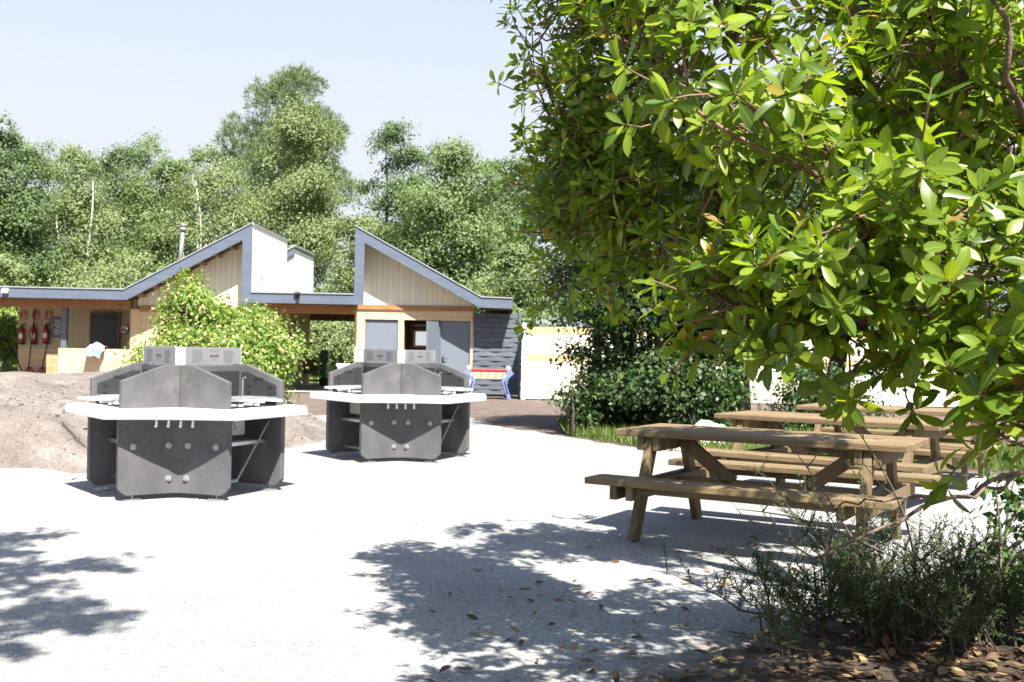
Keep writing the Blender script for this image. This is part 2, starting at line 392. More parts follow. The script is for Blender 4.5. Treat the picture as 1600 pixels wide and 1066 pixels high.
def make_tree(name, label, x, y, h, w, lm, bm, seed, n=24000, lsize=.14, base=.22, kind='broad', z0=0., trunk_r=.16,
              group='trees behind the building', cat='tree', lobes_n=24, droop=0., stems=1, gap=.0, rmin=.13, rmax=.24, aspect=.66):
    rng = np.random.default_rng(seed)
    t = thing(name, label, cat, (x, y, z0), 0, group)
    hb = h * base
    lobes = []
    for i in range(lobes_n):
        f = (i + .5) / lobes_n
        f = min(1, max(0, f + rng.normal(0, .05)))
        if kind == 'cone': prof = (1 - f) ** .7 * 1.0 + .08
        elif kind == 'birch': prof = math.sin(math.pi * min(1, f * .82 + .16)) ** .8
        else: prof = math.sin(math.pi * min(1, f * .80 + .14)) ** .6
        r = w * rng.uniform(rmin, rmax) * (.55 + .55 * prof)
        a = i * 2.399 + rng.uniform(-.5, .5)
        rad = max(0, w / 2 * prof - r * .75) * rng.uniform(.55, 1.05)
        lobes.append((rad * math.cos(a), rad * math.sin(a), hb + (h - hb) * f * .93, r))
    lobes.append((0, 0, hb + (h - hb) * .55, w * .28)); lobes.append((0, 0, hb + (h - hb) * .3, w * .28))
    lobes = np.array(lobes)
    top = lobes[:, 2] + lobes[:, 3] * .85
    lobes[:, 2] -= max(0, top.max() - h)
    pr = lobes[:, 3] ** 2; pr = pr / pr.sum()
    # sub clumps on the lobes
    nc = max(40, n // (14 if kind == 'pine' else 55))
    li = rng.choice(len(lobes), nc, p=pr)
    dirs = unit(rng.normal(size=(nc, 3)))
    dirs[:, 2] = np.where(dirs[:, 2] < -.3, -dirs[:, 2] * .6, dirs[:, 2])
    rr = lobes[li, 3] * (1 - .45 * rng.random(nc) ** 1.6)
    cc = lobes[li, :3] + dirs * rr[:, None] * np.array([1, 1, .85])
    sig = lobes[li, 3] * .20 + .05
    if kind == 'pine':
        per = 14
        ci = np.repeat(np.arange(nc), per)
        A = unit(dirs[ci] * .5 + np.array([0, 0, .55]) + rng.normal(0, .55, (len(ci), 3)))
        P = cc[ci] + rng.normal(0, .07, (len(ci), 3))
        V, Fq = rhombs(P, A, rng.normal(size=P.shape), lsize * rng.uniform(.7, 1.2, len(P)), lsize * .14)
    else:
        ci = rng.integers(0, nc, n)
        P = cc[ci] + rng.normal(0, 1, (n, 3)) * sig[ci][:, None] * np.array([1, 1, .7])
        if droop: P[:, 2] -= np.abs(rng.normal(0, droop, n))
        N = unit(dirs[ci] * 1.0 + np.array([0, -.1, .5]) + rng.normal(0, .5, (n, 3)))
        A = np.cross(N, rng.normal(size=(n, 3))); A[:, 2] -= .25 + droop
        s = lsize * rng.uniform(.6, 1.25, n)
        V, Fq = rhombs(P, A, N, s, s * aspect, .12)
    np_mesh('crown', V, Fq, lm, t)
    mb = MB()
    for k in range(stems):
        bx, by = (rng.uniform(-.3, .3) * stems * .5, rng.uniform(-.3, .3) * stems * .5) if stems > 1 else (0, 0)
        lean = rng.normal(0, .03 * h, 2)
        pts = [(bx, by, -.1)] + [(bx + lean[0] * f ** 1.3 + rng.normal(0, .02 * w), by + lean[1] * f ** 1.3 + rng.normal(0, .02 * w), h * f) for f in (.15, .35, .55, .75, .9)]
        mb.tube(pts, [trunk_r * f for f in (1.15, .9, .72, .5, .28, .08)], 9)
        order = rng.permutation(len(lobes))[:min(9, len(lobes))]
        for j in order:
            c = lobes[j, :3]
            f = max(.12, (c[2] - lobes[j, 3]) / h * .8)
            i0 = min(4, int(f * 5)); a, b = np.array(pts[i0]), np.array(pts[i0 + 1])
            s0 = a + (b - a) * .5
            mb.tube(curved(s0, c, rng, .08), [trunk_r * q for q in (.36, .28, .2, .13, .05)], 6)
    if kind == 'birch':                 # pale secondary stems that show between the leaves
        for k in range(5):
            a0 = rng.uniform(-2.6, -.5); r0 = w * rng.uniform(.30, .44)
            x0_, y0_ = r0 * math.cos(a0), r0 * math.sin(a0); z0_ = h * rng.uniform(.25, .5); dz = h * rng.uniform(.2, .38)
            mb.tube(curved((x0_ * .5, y0_ * .75, z0_ - .1 * h), (x0_ + rng.normal(0, .35), y0_ * .78, z0_ + dz), rng, .04, 6), [.06, .055, .05, .042, .03, .015], 6)
    mb.build('trunk', bm, t, smooth=True)
    return t

# ================================================================== SETTING
def sheet(name, pts, z, mat):
    mb = MB(); mb.add([(x, y, z) for x, y in pts], [tuple(range(len(pts)))])
    return structure(mb.build(name, mat))

def jitter_line(pts, step, amp, rng):
    out = []
    for (a, b) in zip(pts[:-1], pts[1:]):
        a, b = np.array(a), np.array(b); L = np.linalg.norm(b - a); n = max(1, int(L / step))
        for i in range(n):
            out.append(tuple(a + (b - a) * i / n + rng.normal(0, amp, 2)))
    out.append(tuple(pts[-1])); return out

rg = np.random.default_rng(3)
sheet('ground', [(-400, -100), (400, -100), (400, 700), (-400, 700)], 0, M['earth'])
edge = jitter_line([(12, 12.3), (6, 12.8), (3.7, 13.7), (1.87, 15.5), (.72, 17.6), (-.3, 19.6), (-.84, 21.6), (-2.2, 22.0), (-3.6, 21.6), (-4.6, 20.2), (-6, 15)], .25, .06, rg)
sheet('gravel_yard', [(-14, -8), (14, -8), (14, 12.2)] + edge + [(-14, 13)], .004, M['gravel'])
sheet('lawn', jitter_line([(-40, 37.3), (-9, 37.2), (0, 37.4), (40, 36)], .5, .05, rg) + [(60, 90), (-60, 90)], .005, M['lawn'])
sheet('paving', [(-18, 31.0), (-1.0, 31.0), (-1.0, 37.0), (-18, 37.0)], .03, mottled('concrete_paving', (.25, .24, .23), (.34, .33, .31), 3, .85, .1))
litter_poly = jitter_line([(.62, 4.05), (.95, 4.45), (1.3, 4.9), (1.7, 5.3), (2.2, 5.9), (3.0, 6.3), (4.2, 6.6)], .06, .014, rg)
sheet('leafy_soil', litter_poly + [(6, 6), (6, 1), (.5, 1), (.55, 3.5)], .009, M['soil'])

# earth bank at the left, a height field behind its foot line
def seg_dist(P, line):
    best = np.full(len(P), 1e9); side = np.zeros(len(P))
    for a, b in zip(line[:-1], line[1:]):
        a, b = np.array(a, float), np.array(b, float); d = b - a
        t = np.clip(((P - a) @ d) / (d @ d), 0, 1)
        q = a + t[:, None] * d; dd = np.linalg.norm(P - q, axis=1)
        cr = d[0] * (P[:, 1] - a[1]) - d[1] * (P[:, 0] - a[0])
        m = dd < best; best[m] = dd[m]; side[m] = np.sign(cr[m])
    return best * side

def vnoise(x, y, seed, octaves=5, s=1.0, gain=.5):
    rng = np.random.default_rng(seed); out = np.zeros_like(x); amp = 1.
    for o in range(octaves):
        for _ in range(4):
            a = rng.uniform(0, 2 * math.pi); k = s * rng.uniform(.7, 1.4)
            out += amp * np.sin((x * math.cos(a) + y * math.sin(a)) * k + rng.uniform(0, 6.28)) * .35
        amp *= gain; s *= 2
    return out
gx, gy = np.meshgrid(np.arange(-16, -2.0, .09), np.arange(9.0, 27.0, .09))
P = np.stack([gx.ravel(), gy.ravel()], 1)
foot = [(-18, 9.6), (-9, 10.2), (-5.2, 10.8), (-4.4, 11.55), (-3.5, 13.2), (-2.75, 14.9), (-2.55, 16.6), (-2.9, 18.3), (-3.7, 19.6), (-5, 24), (-5.5, 30)]
d = seg_dist(P, foot) + vnoise(P[:, 0], P[:, 1], 11, 4, 2.0) * .12
def sst(a, b, x): t = np.clip((x - a) / (b - a), 0, 1); return t * t * (3 - 2 * t)
hgt = .58 * sst(-.05, 1.15, d) + .36 * sst(.9, 3.8, d)
hgt *= 1.0 - .27 * sst(13, 17.5, P[:, 1])
hgt += np.where(d > 0, 1, .0) * sst(0, .5, d) * (vnoise(P[:, 0], P[:, 1], 5, 6, 3.2, .55) * .045)
hgt += sst(0.1, .6, d) * (1 - sst(.9, 1.5, d)) * vnoise(P[:, 0] * 1.3 + P[:, 1], P[:, 1] - P[:, 0], 8, 5, 5.5, .6) * .05
hgt *= 1 - .8 * sst(22, 26.5, P[:, 1])
hgt = np.where(d < -.12, -.05, np.maximum(hgt, -.05))
ny, nx = gx.shape
ii = np.arange(nx * ny).reshape(ny, nx)
Fq = np.stack([ii[:-1, :-1], ii[:-1, 1:], ii[1:, 1:], ii[1:, :-1]], -1).reshape(-1, 4)
keep = (hgt[Fq].max(1) > -.045)
bank = np_mesh('earth_bank', np.column_stack([P, hgt]), Fq[keep], M['bank'], smooth=True)
structure(bank)
def bank_h(x, y):
    i = np.argmin((P[:, 0] - x) ** 2 + (P[:, 1] - y) ** 2); return float(max(0, hgt[i]))

# clods and stones on the bank, loose pebbles on the gravel
def stones(name, pts, sizes, mat, rng):
    base = np.array([(1, 0, 0), (-.9, .1, 0), (0, 1, .1), (.1, -1, 0), (.1, 0, .75), (0, .1, -.6)], float)
    fs = np.array([(0, 2, 4), (2, 1, 4), (1, 3, 4), (3, 0, 4), (2, 0, 5), (1, 2, 5), (3, 1, 5), (0, 3, 5)])
    n = len(pts); V = base[None] * rng.uniform(.6, 1.2, (n, 6, 1)) * np.array(sizes)[:, None, None]
    a = rng.uniform(0, 6.28, n); c, s = np.cos(a), np.sin(a)
    x = V[:, :, 0] * c[:, None] - V[:, :, 1] * s[:, None]; y = V[:, :, 0] * s[:, None] + V[:, :, 1] * c[:, None]
    V = np.stack([x, y, V[:, :, 2]], -1) + np.array(pts)[:, None, :]
    Fq = (fs[None] + (np.arange(n) * 6)[:, None, None]).reshape(-1, 3)
    return np_mesh(name, V.reshape(-1, 3), Fq, mat)
sel = np.where((d > .1) & (d < 3.0) & (P[:, 1] < 19))[0]
pk = rg.choice(sel, 4500)
o = stones('clods', np.column_stack([P[pk], hgt[pk] + .004]), .008 + .03 * rg.random(4500) ** 4, M['bank'], rg)
tag(o, 'small clods and stones scattered on the bare earth bank', 'clods', kind='stuff')
n = 9000
yy = 4.2 + 9 * rg.random(n) ** 1.6; xx = (rg.random(n) - .5) * 1.05 * yy
ok_ = (.70 * (xx - .18) - .71 * (yy - 4.15)) < -.25; xx, yy = xx[ok_], yy[ok_]; n = len(xx)
o = stones('loose_pebbles', np.column_stack([xx, yy, np.full(n, .006)]), .003 + .008 * rg.random(n) ** 3, M['pebble'], rg)
tag(o, 'loose pale pebbles strewn over the gravel yard', 'pebbles', kind='stuff')

# grass strip below the holm oak and in front of the white sacks
def blades(n, fn, hmin, hmax, rng):
    pts = np.array([fn() for _ in range(n)])
    P0 = np.column_stack([pts, np.zeros(n)])
    A = np.column_stack([rng.normal(0, .35, (n, 2)), np.ones(n)])
    N = np.column_stack([rng.normal(size=(n, 2)), np.zeros(n)])
    hh = rng.uniform(hmin, hmax, n)
    return rhombs(P0, A, N, hh, .012 + .012 * rng.random(n))
def grass_pt():
    while True:
        x = rg.uniform(.9, 7.5); y = rg.uniform(13.2, 20.5)
        lim = np.interp(x, [.9, 1.87, 3.7, 6, 8], [17.5, 15.6, 13.75, 13.3, 13])
        dens = .9 if y < lim + 2.6 else .35
        if y > lim + rg.normal(0, .12) and rg.random() < dens: return (x, y)
V, Fq = blades(26000, grass_pt, .06, .26, rg)
o = np_mesh('grass', V, Fq, M['grass'])
tag(o, 'ragged green grass growing at the back edge of the gravel', 'grass', kind='stuff')

# ================================================================== BUILDING
Y0 = 31.2                                  # main wall plane
YF = 30.46                                 # roof edge plane
bld = thing('service_building', 'low timber and block building with two steep grey roof peaks', 'building', (-6, Y0, 0))
OX, OY = -6, Y0
def part(name, mb, mat, parent=None, bevel=0, smooth=False, label=None):
    """building parts are modelled in world metres and moved into the building's frame"""
    mb.v = [(x - OX, y - OY, z) for x, y, z in mb.v]
    o = mb.build(name, mat, parent or bld, bevel, smooth)
    if label: o['label'] = label
    return o
def span(mb, x0, x1, y0, y1, z0, z1, mi=0): return mb.box(((x0 + x1) / 2, (y0 + y1) / 2, (z0 + z1) / 2), (x1 - x0, y1 - y0, z1 - z0), None, mi)
def fy(a, b, t): return (a, t, b)

TOP = [(-24, 2.86), (-10.9, 2.82), (-7.33, 4.75), (-7.33, 2.81), (-4.45, 2.81), (-4.45, 4.73), (-.88, 2.80), (.0, 2.78)]
BOT = [(-24, 2.58), (-10.82, 2.54), (-7.60, 4.28), (-7.60, 2.53), (-4.18, 2.53), (-4.18, 4.27), (-.95, 2.52), (.0, 2.50)]
# front fascia band (quads between top and bottom lines)
def band(mb, y0, y1, dz=0., top=TOP, bot=BOT):
    n = len(top)
    vs = [(x, y0, z) for x, z in top] + [(x, y0, z) for x, z in bot] + [(x, y1, z) for x, z in top] + [(x, y1, z) for x, z in bot]
    fs = []
    for i in range(n - 1):
        fs += [(i, n + i, n + i + 1, i + 1), (2 * n + i, 2 * n + i + 1, 3 * n + i + 1, 3 * n + i),
               (i, i + 1, 2 * n + i + 1, 2 * n + i), (n + i, 3 * n + i, 3 * n + i + 1, n + i + 1)]
    fs += [(0, 2 * n, 3 * n, n), (n - 1, 2 * n - 1, 4 * n - 1, 3 * n - 1)]
    return mb.add(vs, fs)
part('fascia', band(MB(), YF, YF + .05), M['fascia'])
# roof decks behind the fascia; deck tops in zinc, undersides dark boarding
def slab(mb, a, b, th, y0, y1):
    (x0, z0), (x1, z1) = a, b
    L = math.hypot(x1 - x0, z1 - z0); nx_, nz_ = (z1 - z0) / L * th, -(x1 - x0) / L * th
    return mb.prism([(x0, z0), (x1, z1), (x1 + nx_, z1 + nz_), (x0 + nx_, z0 + nz_)], fy, y0, y1)
roof = MB()
def deck(a, b, y1):
    roof.prism([(a[0], a[1] - .03), (b[0], b[1] - .03), (b[0], b[1] - .20), (a[0], a[1] - .20)], fy, YF + .055, y1)
deck(TOP[0], (-10.92, 2.82), 35.2); deck((-10.9, 2.82), (-7.34, 4.74), 35.2)
deck((-7.30, 2.81), (-4.46, 2.81), 37.2); deck((-4.44, 4.72), (-.88, 2.80), 36); deck((-.86, 2.80), (0, 2.78), 36)
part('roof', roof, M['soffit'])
tr = MB()
for a, b in ((TOP[0], TOP[1]), (TOP[1], TOP[2]), (TOP[3], TOP[4]), (TOP[5], TOP[6]), (TOP[6], TOP[7])):
    e = .004
    tr.prism([(a[0], a[1] + e), (b[0], b[1] + e), (b[0], b[1] + .032), (a[0], a[1] + .032)], fy, YF - .03, YF + .1)
part('roof_trim', tr, M['zinc'])
for i in range(7):
    f = .08 + i * .135
    x = -10.82 + f * 3.2; z = 2.54 + f * 1.73
    raf = MB(); span(raf, x - .05, x + .05, YF + .06, Y0, z - .02, z + .07)
    part('rafter', raf, M['timber'])
# side wall of the left peak facing the passage roof
w = MB(); span(w, -7.36, -7.315, YF + .06, 35.1, 2.79, 4.70)
part('clerestory_wall', w, M['white_paint'])
w = MB(); span(w, -7.37, -7.29, YF + .02, 35.15, 4.70, 4.77); part('wall_coping', w, M['zinc'])
w = MB(); span(w, -7.312, -7.285, 31.5, 31.53, 3.05, 3.35); part('lamp_bracket', w, M['galv'])
# rear unit with the same profile
w = MB()
w.prism([(-7.46, 2.9), (-7.46, 4.62), (-9.6, 3.4), (-9.6, 2.9)], fy, 37.0, 40.6)
part('rear_wall', w, M['white_paint'])
w = MB()
w.prism([(-7.44, 4.70), (-9.7, 3.42), (-9.7, 3.16), (-7.44, 4.44)], fy, 36.9, 36.97); part('rear_fascia', w, M['fascia'])
w = MB(); w.prism([(-7.40, 4.715), (-9.7, 3.43), (-9.7, 3.49), (-7.40, 4.775)], fy, 36.86, 40.7); part('rear_roof', w, M['zinc'])
# right return wall of the right peak (faces left)
w = MB(); span(w, -4.43, -4.36, YF + .06, 35.9, 2.82, 4.66); part('clerestory_wall', w, M['white_paint'])
# gable infill boards
g = MB(); g.prism([(-10.75, 2.42), (-7.58, 2.42), (-7.58, 4.36), (-10.75, 2.62)], fy, Y0 + .02, Y0 + .10)
part('gable_boards', g, M['cream_boards'])
g = MB(); g.prism([(-4.40, 2.57), (-1.05, 2.57), (-4.20, 4.30), (-4.40, 4.30)], fy, Y0 + .02, Y0 + .10)
part('gable_boards', g, M['cream_boards'])
# beams
b = MB(); span(b, -24, -10.95, Y0 - .08, Y0 + .12, 2.31, 2.56); part('timber_beam', b, M['timber'])
b = MB(); span(b, -7.2, -4.52, Y0 - .08, Y0 + .12, 2.28, 2.535); part('timber_beam', b, M['timber'])
b = MB(); span(b, -4.55, -1.12, Y0 - .05, Y0 + .12, 2.43, 2.565); part('timber_beam', b, M['timber'])
b = MB(); span(b, -10.7, -7.2, Y0 - .03, Y0 + .12, 2.25, 2.415); part('timber_beam', b, M['timber'])
# block walls
w = MB()
span(w, -4.52, -4.23, Y0, Y0 + .2, 0, 2.43); span(w, -4.23, -1.14, Y0, Y0 + .2, 2.15, 2.43)
span(w, -3.27, -3.11, Y0, Y0 + .2, 0, 2.15)
span(w, -4.52, -4.32, Y0 + .2, 36.0, 0, 2.43)
part('front_wall', w, M['block'])
w = MB(); span(w, -1.20, -1.13, Y0 - .02, Y0 + .2, 0, 2.15); part('door_post', w, M['block'])
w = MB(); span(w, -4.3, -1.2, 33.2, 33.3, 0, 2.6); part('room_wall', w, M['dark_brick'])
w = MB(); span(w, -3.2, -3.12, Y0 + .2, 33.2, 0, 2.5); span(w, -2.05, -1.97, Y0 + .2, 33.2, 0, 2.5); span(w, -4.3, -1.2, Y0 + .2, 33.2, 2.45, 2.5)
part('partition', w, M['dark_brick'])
w = MB(); span(w, -13.0, -10.95, Y0 - .02, Y0 + .22, 0, 1.15); part('low_wall', w, M['block'])
w = MB(); span(w, -10.95, -10.65, Y0 - .02, Y0 + .22, 0, 2.31); span(w, -10.65, -7.0, Y0, Y0 + .2, 0, 2.25); part('front_wall', w, M['block'])
w = MB(); span(w, -13.45, -13.0, Y0 + .25, Y0 + .6, 0, .97); part('brick_wall', w, M['brick'], label='low orange brick wall end')
w = MB(); span(w, -12.93, -12.78, Y0 - .02, Y0 + .13, 1.152, 2.31); part('steel_post', w, M['fascia'], bevel=.005)
# recess behind the low wall
w = MB(); span(w, -15.2, -10.95, 33.5, 33.6, 1.1, 2.6); part('recess_boards', w, M['tan_boards'])
w = MB(); span(w, -15.2, -10.95, 33.49, 33.62, 0, 1.1); part('recess_wall', w, M['block'])
w = MB(); span(w, -12.92, -12.12, 33.42, 33.49, .9, 2.2); wn = part('window', w, M['shaded_opening'])
w = MB()
span(w, -12.98, -12.92, 33.40, 33.49, .86, 2.26); span(w, -12.12, -12.06, 33.40, 33.49, .86, 2.26); span(w, -12.92, -12.12, 33.40, 33.49, 2.2, 2.26)
w.v = [(x - OX, y - OY, z) for x, y, z in w.v]; w.build('frame', M['soffit'], wn)
w = MB(); span(w, -10.95, -10.85, Y0 + .22, 33.6, 0, 2.6); part('side_wall', w, M['tan_boards'])
# passage
w = MB(); span(w, -7.0, -6.82, Y0 + .0, 36.7, 0, 2.55); part('passage_wall', w, M['block'])
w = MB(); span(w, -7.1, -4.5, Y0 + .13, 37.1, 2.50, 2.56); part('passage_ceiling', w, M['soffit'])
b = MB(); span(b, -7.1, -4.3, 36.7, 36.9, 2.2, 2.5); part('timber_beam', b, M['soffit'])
def door(x0, x1, z1, handle_x, y=Y0 + .06):
    w = MB(); span(w, x0 + .03, x1 - .03, y, y + .05, .02, z1 - .03)
    d_ = part('door', w, M['door'], bevel=.004)
    f = MB(); span(f, x0, x0 + .03, y - .02, y + .08, .0, z1); span(f, x1 - .03, x1, y - .02, y + .08, 0, z1); span(f, x0 + .03, x1 - .03, y - .02, y + .08, z1 - .03, z1)
    f.v = [(x - OX, yy - OY, z) for x, yy, z in f.v]; f.build('door_frame', M['door'], d_)
    h = MB(); h.box((handle_x, y - .012, 1.02), (.05, .02, .2)); h.tube([(handle_x, y - .02, 1.06), (handle_x, y - .06, 1.06), (handle_x + .13, y - .06, 1.06)], .011, 8)
    h.v = [(x - OX, yy - OY, z) for x, yy, z in h.v]; h.build('handle', M['black'], d_)
    return d_
door(-4.23, -3.27, 2.15, -4.12); door(-2.06, -1.20, 2.15, -1.98)
# door leaf standing open
R = Matrix.Rotation(math.radians(-112), 3, 'Z')
w = MB(); hx, hy = -2.08, Y0 - .0
p1 = Vector((hx, hy, 0)); dr = Vector((-.30, -.80, 0)).normalized()
w.bar(p1 + Vector((0, 0, 1.07)), p1 + dr * .86 + Vector((0, 0, 1.07)), .045, 2.08)
lf = part('door', w, M['door'], bevel=.004, label='grey door leaf standing open')
w = MB(); q = p1 + dr * .78 + Vector((.05, 0, 1.05)); w.tube([q, q + Vector((.05, 0, 0)), q + Vector((.05, .12, 0))], .011, 8)
w.v = [(x - OX, y - OY, z) for x, y, z in w.v]; w.build('handle', M['black'], lf)
# side door in the passage
w = MB(); span(w, -6.815, -6.77, 33.4, 35.1, .02, 2.05); part('door', w, M['door'], bevel=.004)
# flue
fx, fz = at(281, 400, 33.0)
fl = MB(); fl.tube([(fx - .03, 33, fz - .6), (fx + .08, 33, 4.78)], .065, 14); fl.tube([(fx + .08, 33, 4.76), (fx + .083, 33, 4.86)], .10, 14); fl.tube([(fx + .083, 33, 4.9), (fx + .086, 33, 4.97)], [.10, .07], 14); fl.tube([(fx + .08, 33, 4.84), (fx + .085, 33, 4.92)], .05, 10)
part('flue_pipe', fl, M['galv'], smooth=True)
# downpipe joint on the middle fascia
w = MB(); x_, z_ = at(465, 466, YF); span(w, x_ - .06, x_ + .04, YF - .012, YF, 2.53, 2.80); part('fascia_joint', w, M['black'])

def floodlight(px, py, label):
    x, z = at(px, py, YF)
    t = thing('floodlight', label, 'lamp', (x, YF, z), 0, 'floodlights on the roof edge')
    w = MB(); w.box((0, -.09, 0), (.17, .07, .13), Matrix.Rotation(math.radians(-25), 3, 'X')); w.build('lamp_housing', M['white_sign'], t, .006)
    w = MB(); w.bar((0, -.06, -.02), (0, .0, -.10), .05, .02); w.build('bracket', M['galv'], t)
floodlight(10, 455, 'small white floodlight on the left flat eave, near the photo edge')
floodlight(466, 453, 'small white floodlight on the middle fascia between the two roof peaks')

# mirror and strip lamp inside the open room
mx, mz = at(657, 529, 33.2)
t = thing('mirror', 'white framed mirror on the brown block wall inside the open doorway', 'mirror', (mx, 33.2, mz))
w = MB()
for (cx, cz, sx, sz) in ((0, .235, .44, .05), (0, -.235, .44, .05), (-.2, 0, .04, .42), (.2, 0, .04, .42)): w.box((cx, -.02, cz), (sx, .04, sz))
w.build('frame', M['white_sign'], t); w = MB(); w.box((0, -.008, 0), (.36, .012, .42)); w.build('glass', M['mirror'], t)
t = thing('wall_lamp', 'short white strip lamp above the mirror in the open room', 'lamp', (mx, 33.2, mz + .40))
w = MB(); w.tube([(-.2, -.05, 0), (.2, -.05, 0)], .03, 10); w.build('diffuser', M['white_sign'], t); w = MB(); w.box((0, -.015, 0), (.36, .03, .05)); w.build('base_plate', M['galv'], t)

# ------------------------------------------------------------------ things on the recess wall
def extinguisher(px, py, label, hose):
    x, z = at(px, py, 33.4)
    t = thing('fire_extinguisher', label, 'fire extinguisher', (x, 33.38, z), 0, 'fire extinguishers on the recess wall')
    w = MB(); w.lathe([(.02, -.28), (.085, -.27), (.09, -.2), (.09, .12), (.08, .19), (.045, .24), (.03, .27)], (0, 0, 0), 18); w.build('cylinder', M['red'], t, smooth=True)
    w = MB(); w.lathe([(.093, -.285), (.093, -.22)], (0, 0, 0), 18); w.build('base_ring', M['black'], t)
    w = MB(); w.box((0, 0, .30), (.05, .05, .06)); w.bar((0, 0, .34), (.12, 0, .37), .025, .015); w.bar((0, 0, .32), (.12, 0, .33), .025, .015); w.build('valve', M['black'], t)
    w = MB()
    if hose:
        pts = [(0, -.03, .28)] + [(.02 + .13 * math.cos(a), -.05, .36 + .13 * math.sin(a)) for a in np.linspace(-2.0, 3.9, 14)] + [(.11, -.03, .1), (.1, -.03, -.1)]
    else:
        pts = [(0, 0, .3), (-.07, -.03, .27), (-.12, -.04, .1), (-.105, -.04, -.12)]
    w.tube(pts, .013, 7); w.build('hose', M['black'], t, smooth=True)
    w = MB(); n = 5; a0 = [math.radians(-130 + i * 20) for i in range(n)]
    vs = [(.0915 * math.cos(a), .0915 * math.sin(a), zz) for zz in (-.1, .05) for a in a0]
    w.add(vs, [(i, i + 1, n + i + 1, n + i) for i in range(n - 1)]); w.build('paper_label', M['white_sign'], t)
extinguisher(34, 524, 'red fire extinguisher nearest the left end of the recess wall', False)
extinguisher(53, 524, 'red fire extinguisher between the two others, short hose at its side', False)
extinguisher(72, 523, 'red fire extinguisher with its hose looped above it', True)
def fire_sign(px, py, label):
    x, z = at(px, py, 33.45)
    t = thing('fire_sign', label, 'sign', (x, 33.46, z), 0, 'fire signs above the extinguishers')
    w = MB(); w.box((0, 0, 0), (.22, .012, .28)); w.build('sign_plate', M['tan_boards'], t)
    w = MB(); w.box((-.055, -.008, .02), (.09, .006, .2)); w.box((.06, -.008, .07), (.08, .006, .1)); w.bar((.03, -.009, .0), (.09, -.009, -.1), .006, .03); w.box((0, -.008, -.125), (.18, .006, .02)); w.build('pictogram', M['red_sign'], t)
fire_sign(36, 493, 'red and white fire sign over the leftmost extinguisher')
fire_sign(55, 493, 'red and white fire sign over the middle extinguisher')
fire_sign(75, 492, 'red and white fire sign over the extinguisher with the looped hose')
x, z = at(90, 512, 33.45)
t = thing('notice_board', 'dark notice board with pale lines beside the steel post', 'sign', (x, 33.46, z))
w = MB(); w.box((0, 0, 0), (.36, .02, .62)); w.build('board', M['fascia'], t, .004)
w = MB()
for i in range(7): w.box((-.02 + .03 * (i % 2), -.013, .22 - i * .07), (.2 + .06 * (i % 3 - 1), .004, .022))
w.build('printed_text', M['white_sign'], t)
x, z = at(193, 515, 33.45)
t = thing('no_smoking_sign', 'round red ringed prohibition sign to the right of the dark window', 'sign', (x, 33.47, z))
w = MB(); w.tube([(0, 0, 0), (0, -.01, 0)], .15, 28); w.build('sign_plate', M['white_sign'], t)
w = MB(); ring = [(.14 * math.cos(a), -.018, .14 * math.sin(a)) for a in np.linspace(0, 2 * math.pi, 29)]
w.tube(ring, .014, 6); w.bar((-.1, -.018, .1), (.1, -.018, -.1), .02, .014); w.build('red_ring', M['red_sign'], t)
w = MB(); w.box((0, -.014, -.02), (.16, .006, .035)); w.build('pictogram', M['black'], t)

def beater(px, label, matk, lean, hz):
    x, _ = at(px, 580, 33.0)
    t = thing('fire_beater', label, 'tool', (x, 33.05, .03), 0, 'tools leaning in the recess')
    w = MB(); w.tube([(0, 0, .45), (lean, .38, hz)], .018, 8); w.build('handle', M['black'], t)
    w = MB(); w.prism([(-.16, 0), (.16, 0), (.19, .3), (.07, .52), (-.07, .52), (-.17, .3)], lambda a, b, q: (a, q + b * .12, b), -.02, .02); w.build('blade', M[matk], t, .008)
beater(43, 'long handled red beater leaning on the wall below the extinguishers', 'red', .0, 2.3)
beater(64, 'short handled red shovel leaning beside the orange brick wall', 'red', .02, 1.4)
x, _ = at(36, 580, 32.8)
t = thing('hand_trolley', 'dark wheeled tool with a bent handle beside the long beater', 'tool', (x - .1, 32.9, .03))
w = MB(); w.tube([(-.2, .1, 1.15), (-.22, .05, 1.05), (-.08, 0, .6), (.1, -.05, .3)], .02, 8); w.build('handle', M['black'], t)
w = MB(); w.prism([(-.05, 0), (.3, 0), (.3, .3), (.1, .42), (-.05, .3)], lambda a, b, q: (a, q, b), -.1, .06); w.build('tray', M['blue_metal'], t, .01)

# towel over the low wall
tx, _ = at(151, 550, Y0)
t = thing('beach_towel', 'bunched colourful cloth bundle lying on the low block wall', 'cloth', (tx, Y0, 1.15))
gu, gv = np.meshgrid(np.linspace(-1, 1, 30), np.linspace(-1, 1, 30))
rr = np.hypot(gu, gv)
zz = .16 * np.exp(-(rr * 1.1) ** 2) + .035 * vnoise(gu, gv, 4, 3, 5.) + .02
yy = gv * .3 - .06; zz = np.where(yy < -.06, zz - np.maximum(0, -.12 - yy) * 1.1, np.maximum(zz, .005))
xx = gu * (.24 + .06 * vnoise(gv, gu, 9, 3, 4.))
V = np.stack([xx, yy, zz], -1).reshape(-1, 3)
ii = np.arange(900).reshape(30, 30); Fq = np.stack([ii[:-1, :-1], ii[:-1, 1:], ii[1:, 1:], ii[1:, :-1]], -1).reshape(-1, 4)
np_mesh('cloth', V, Fq, M['towel'], t, smooth=True)

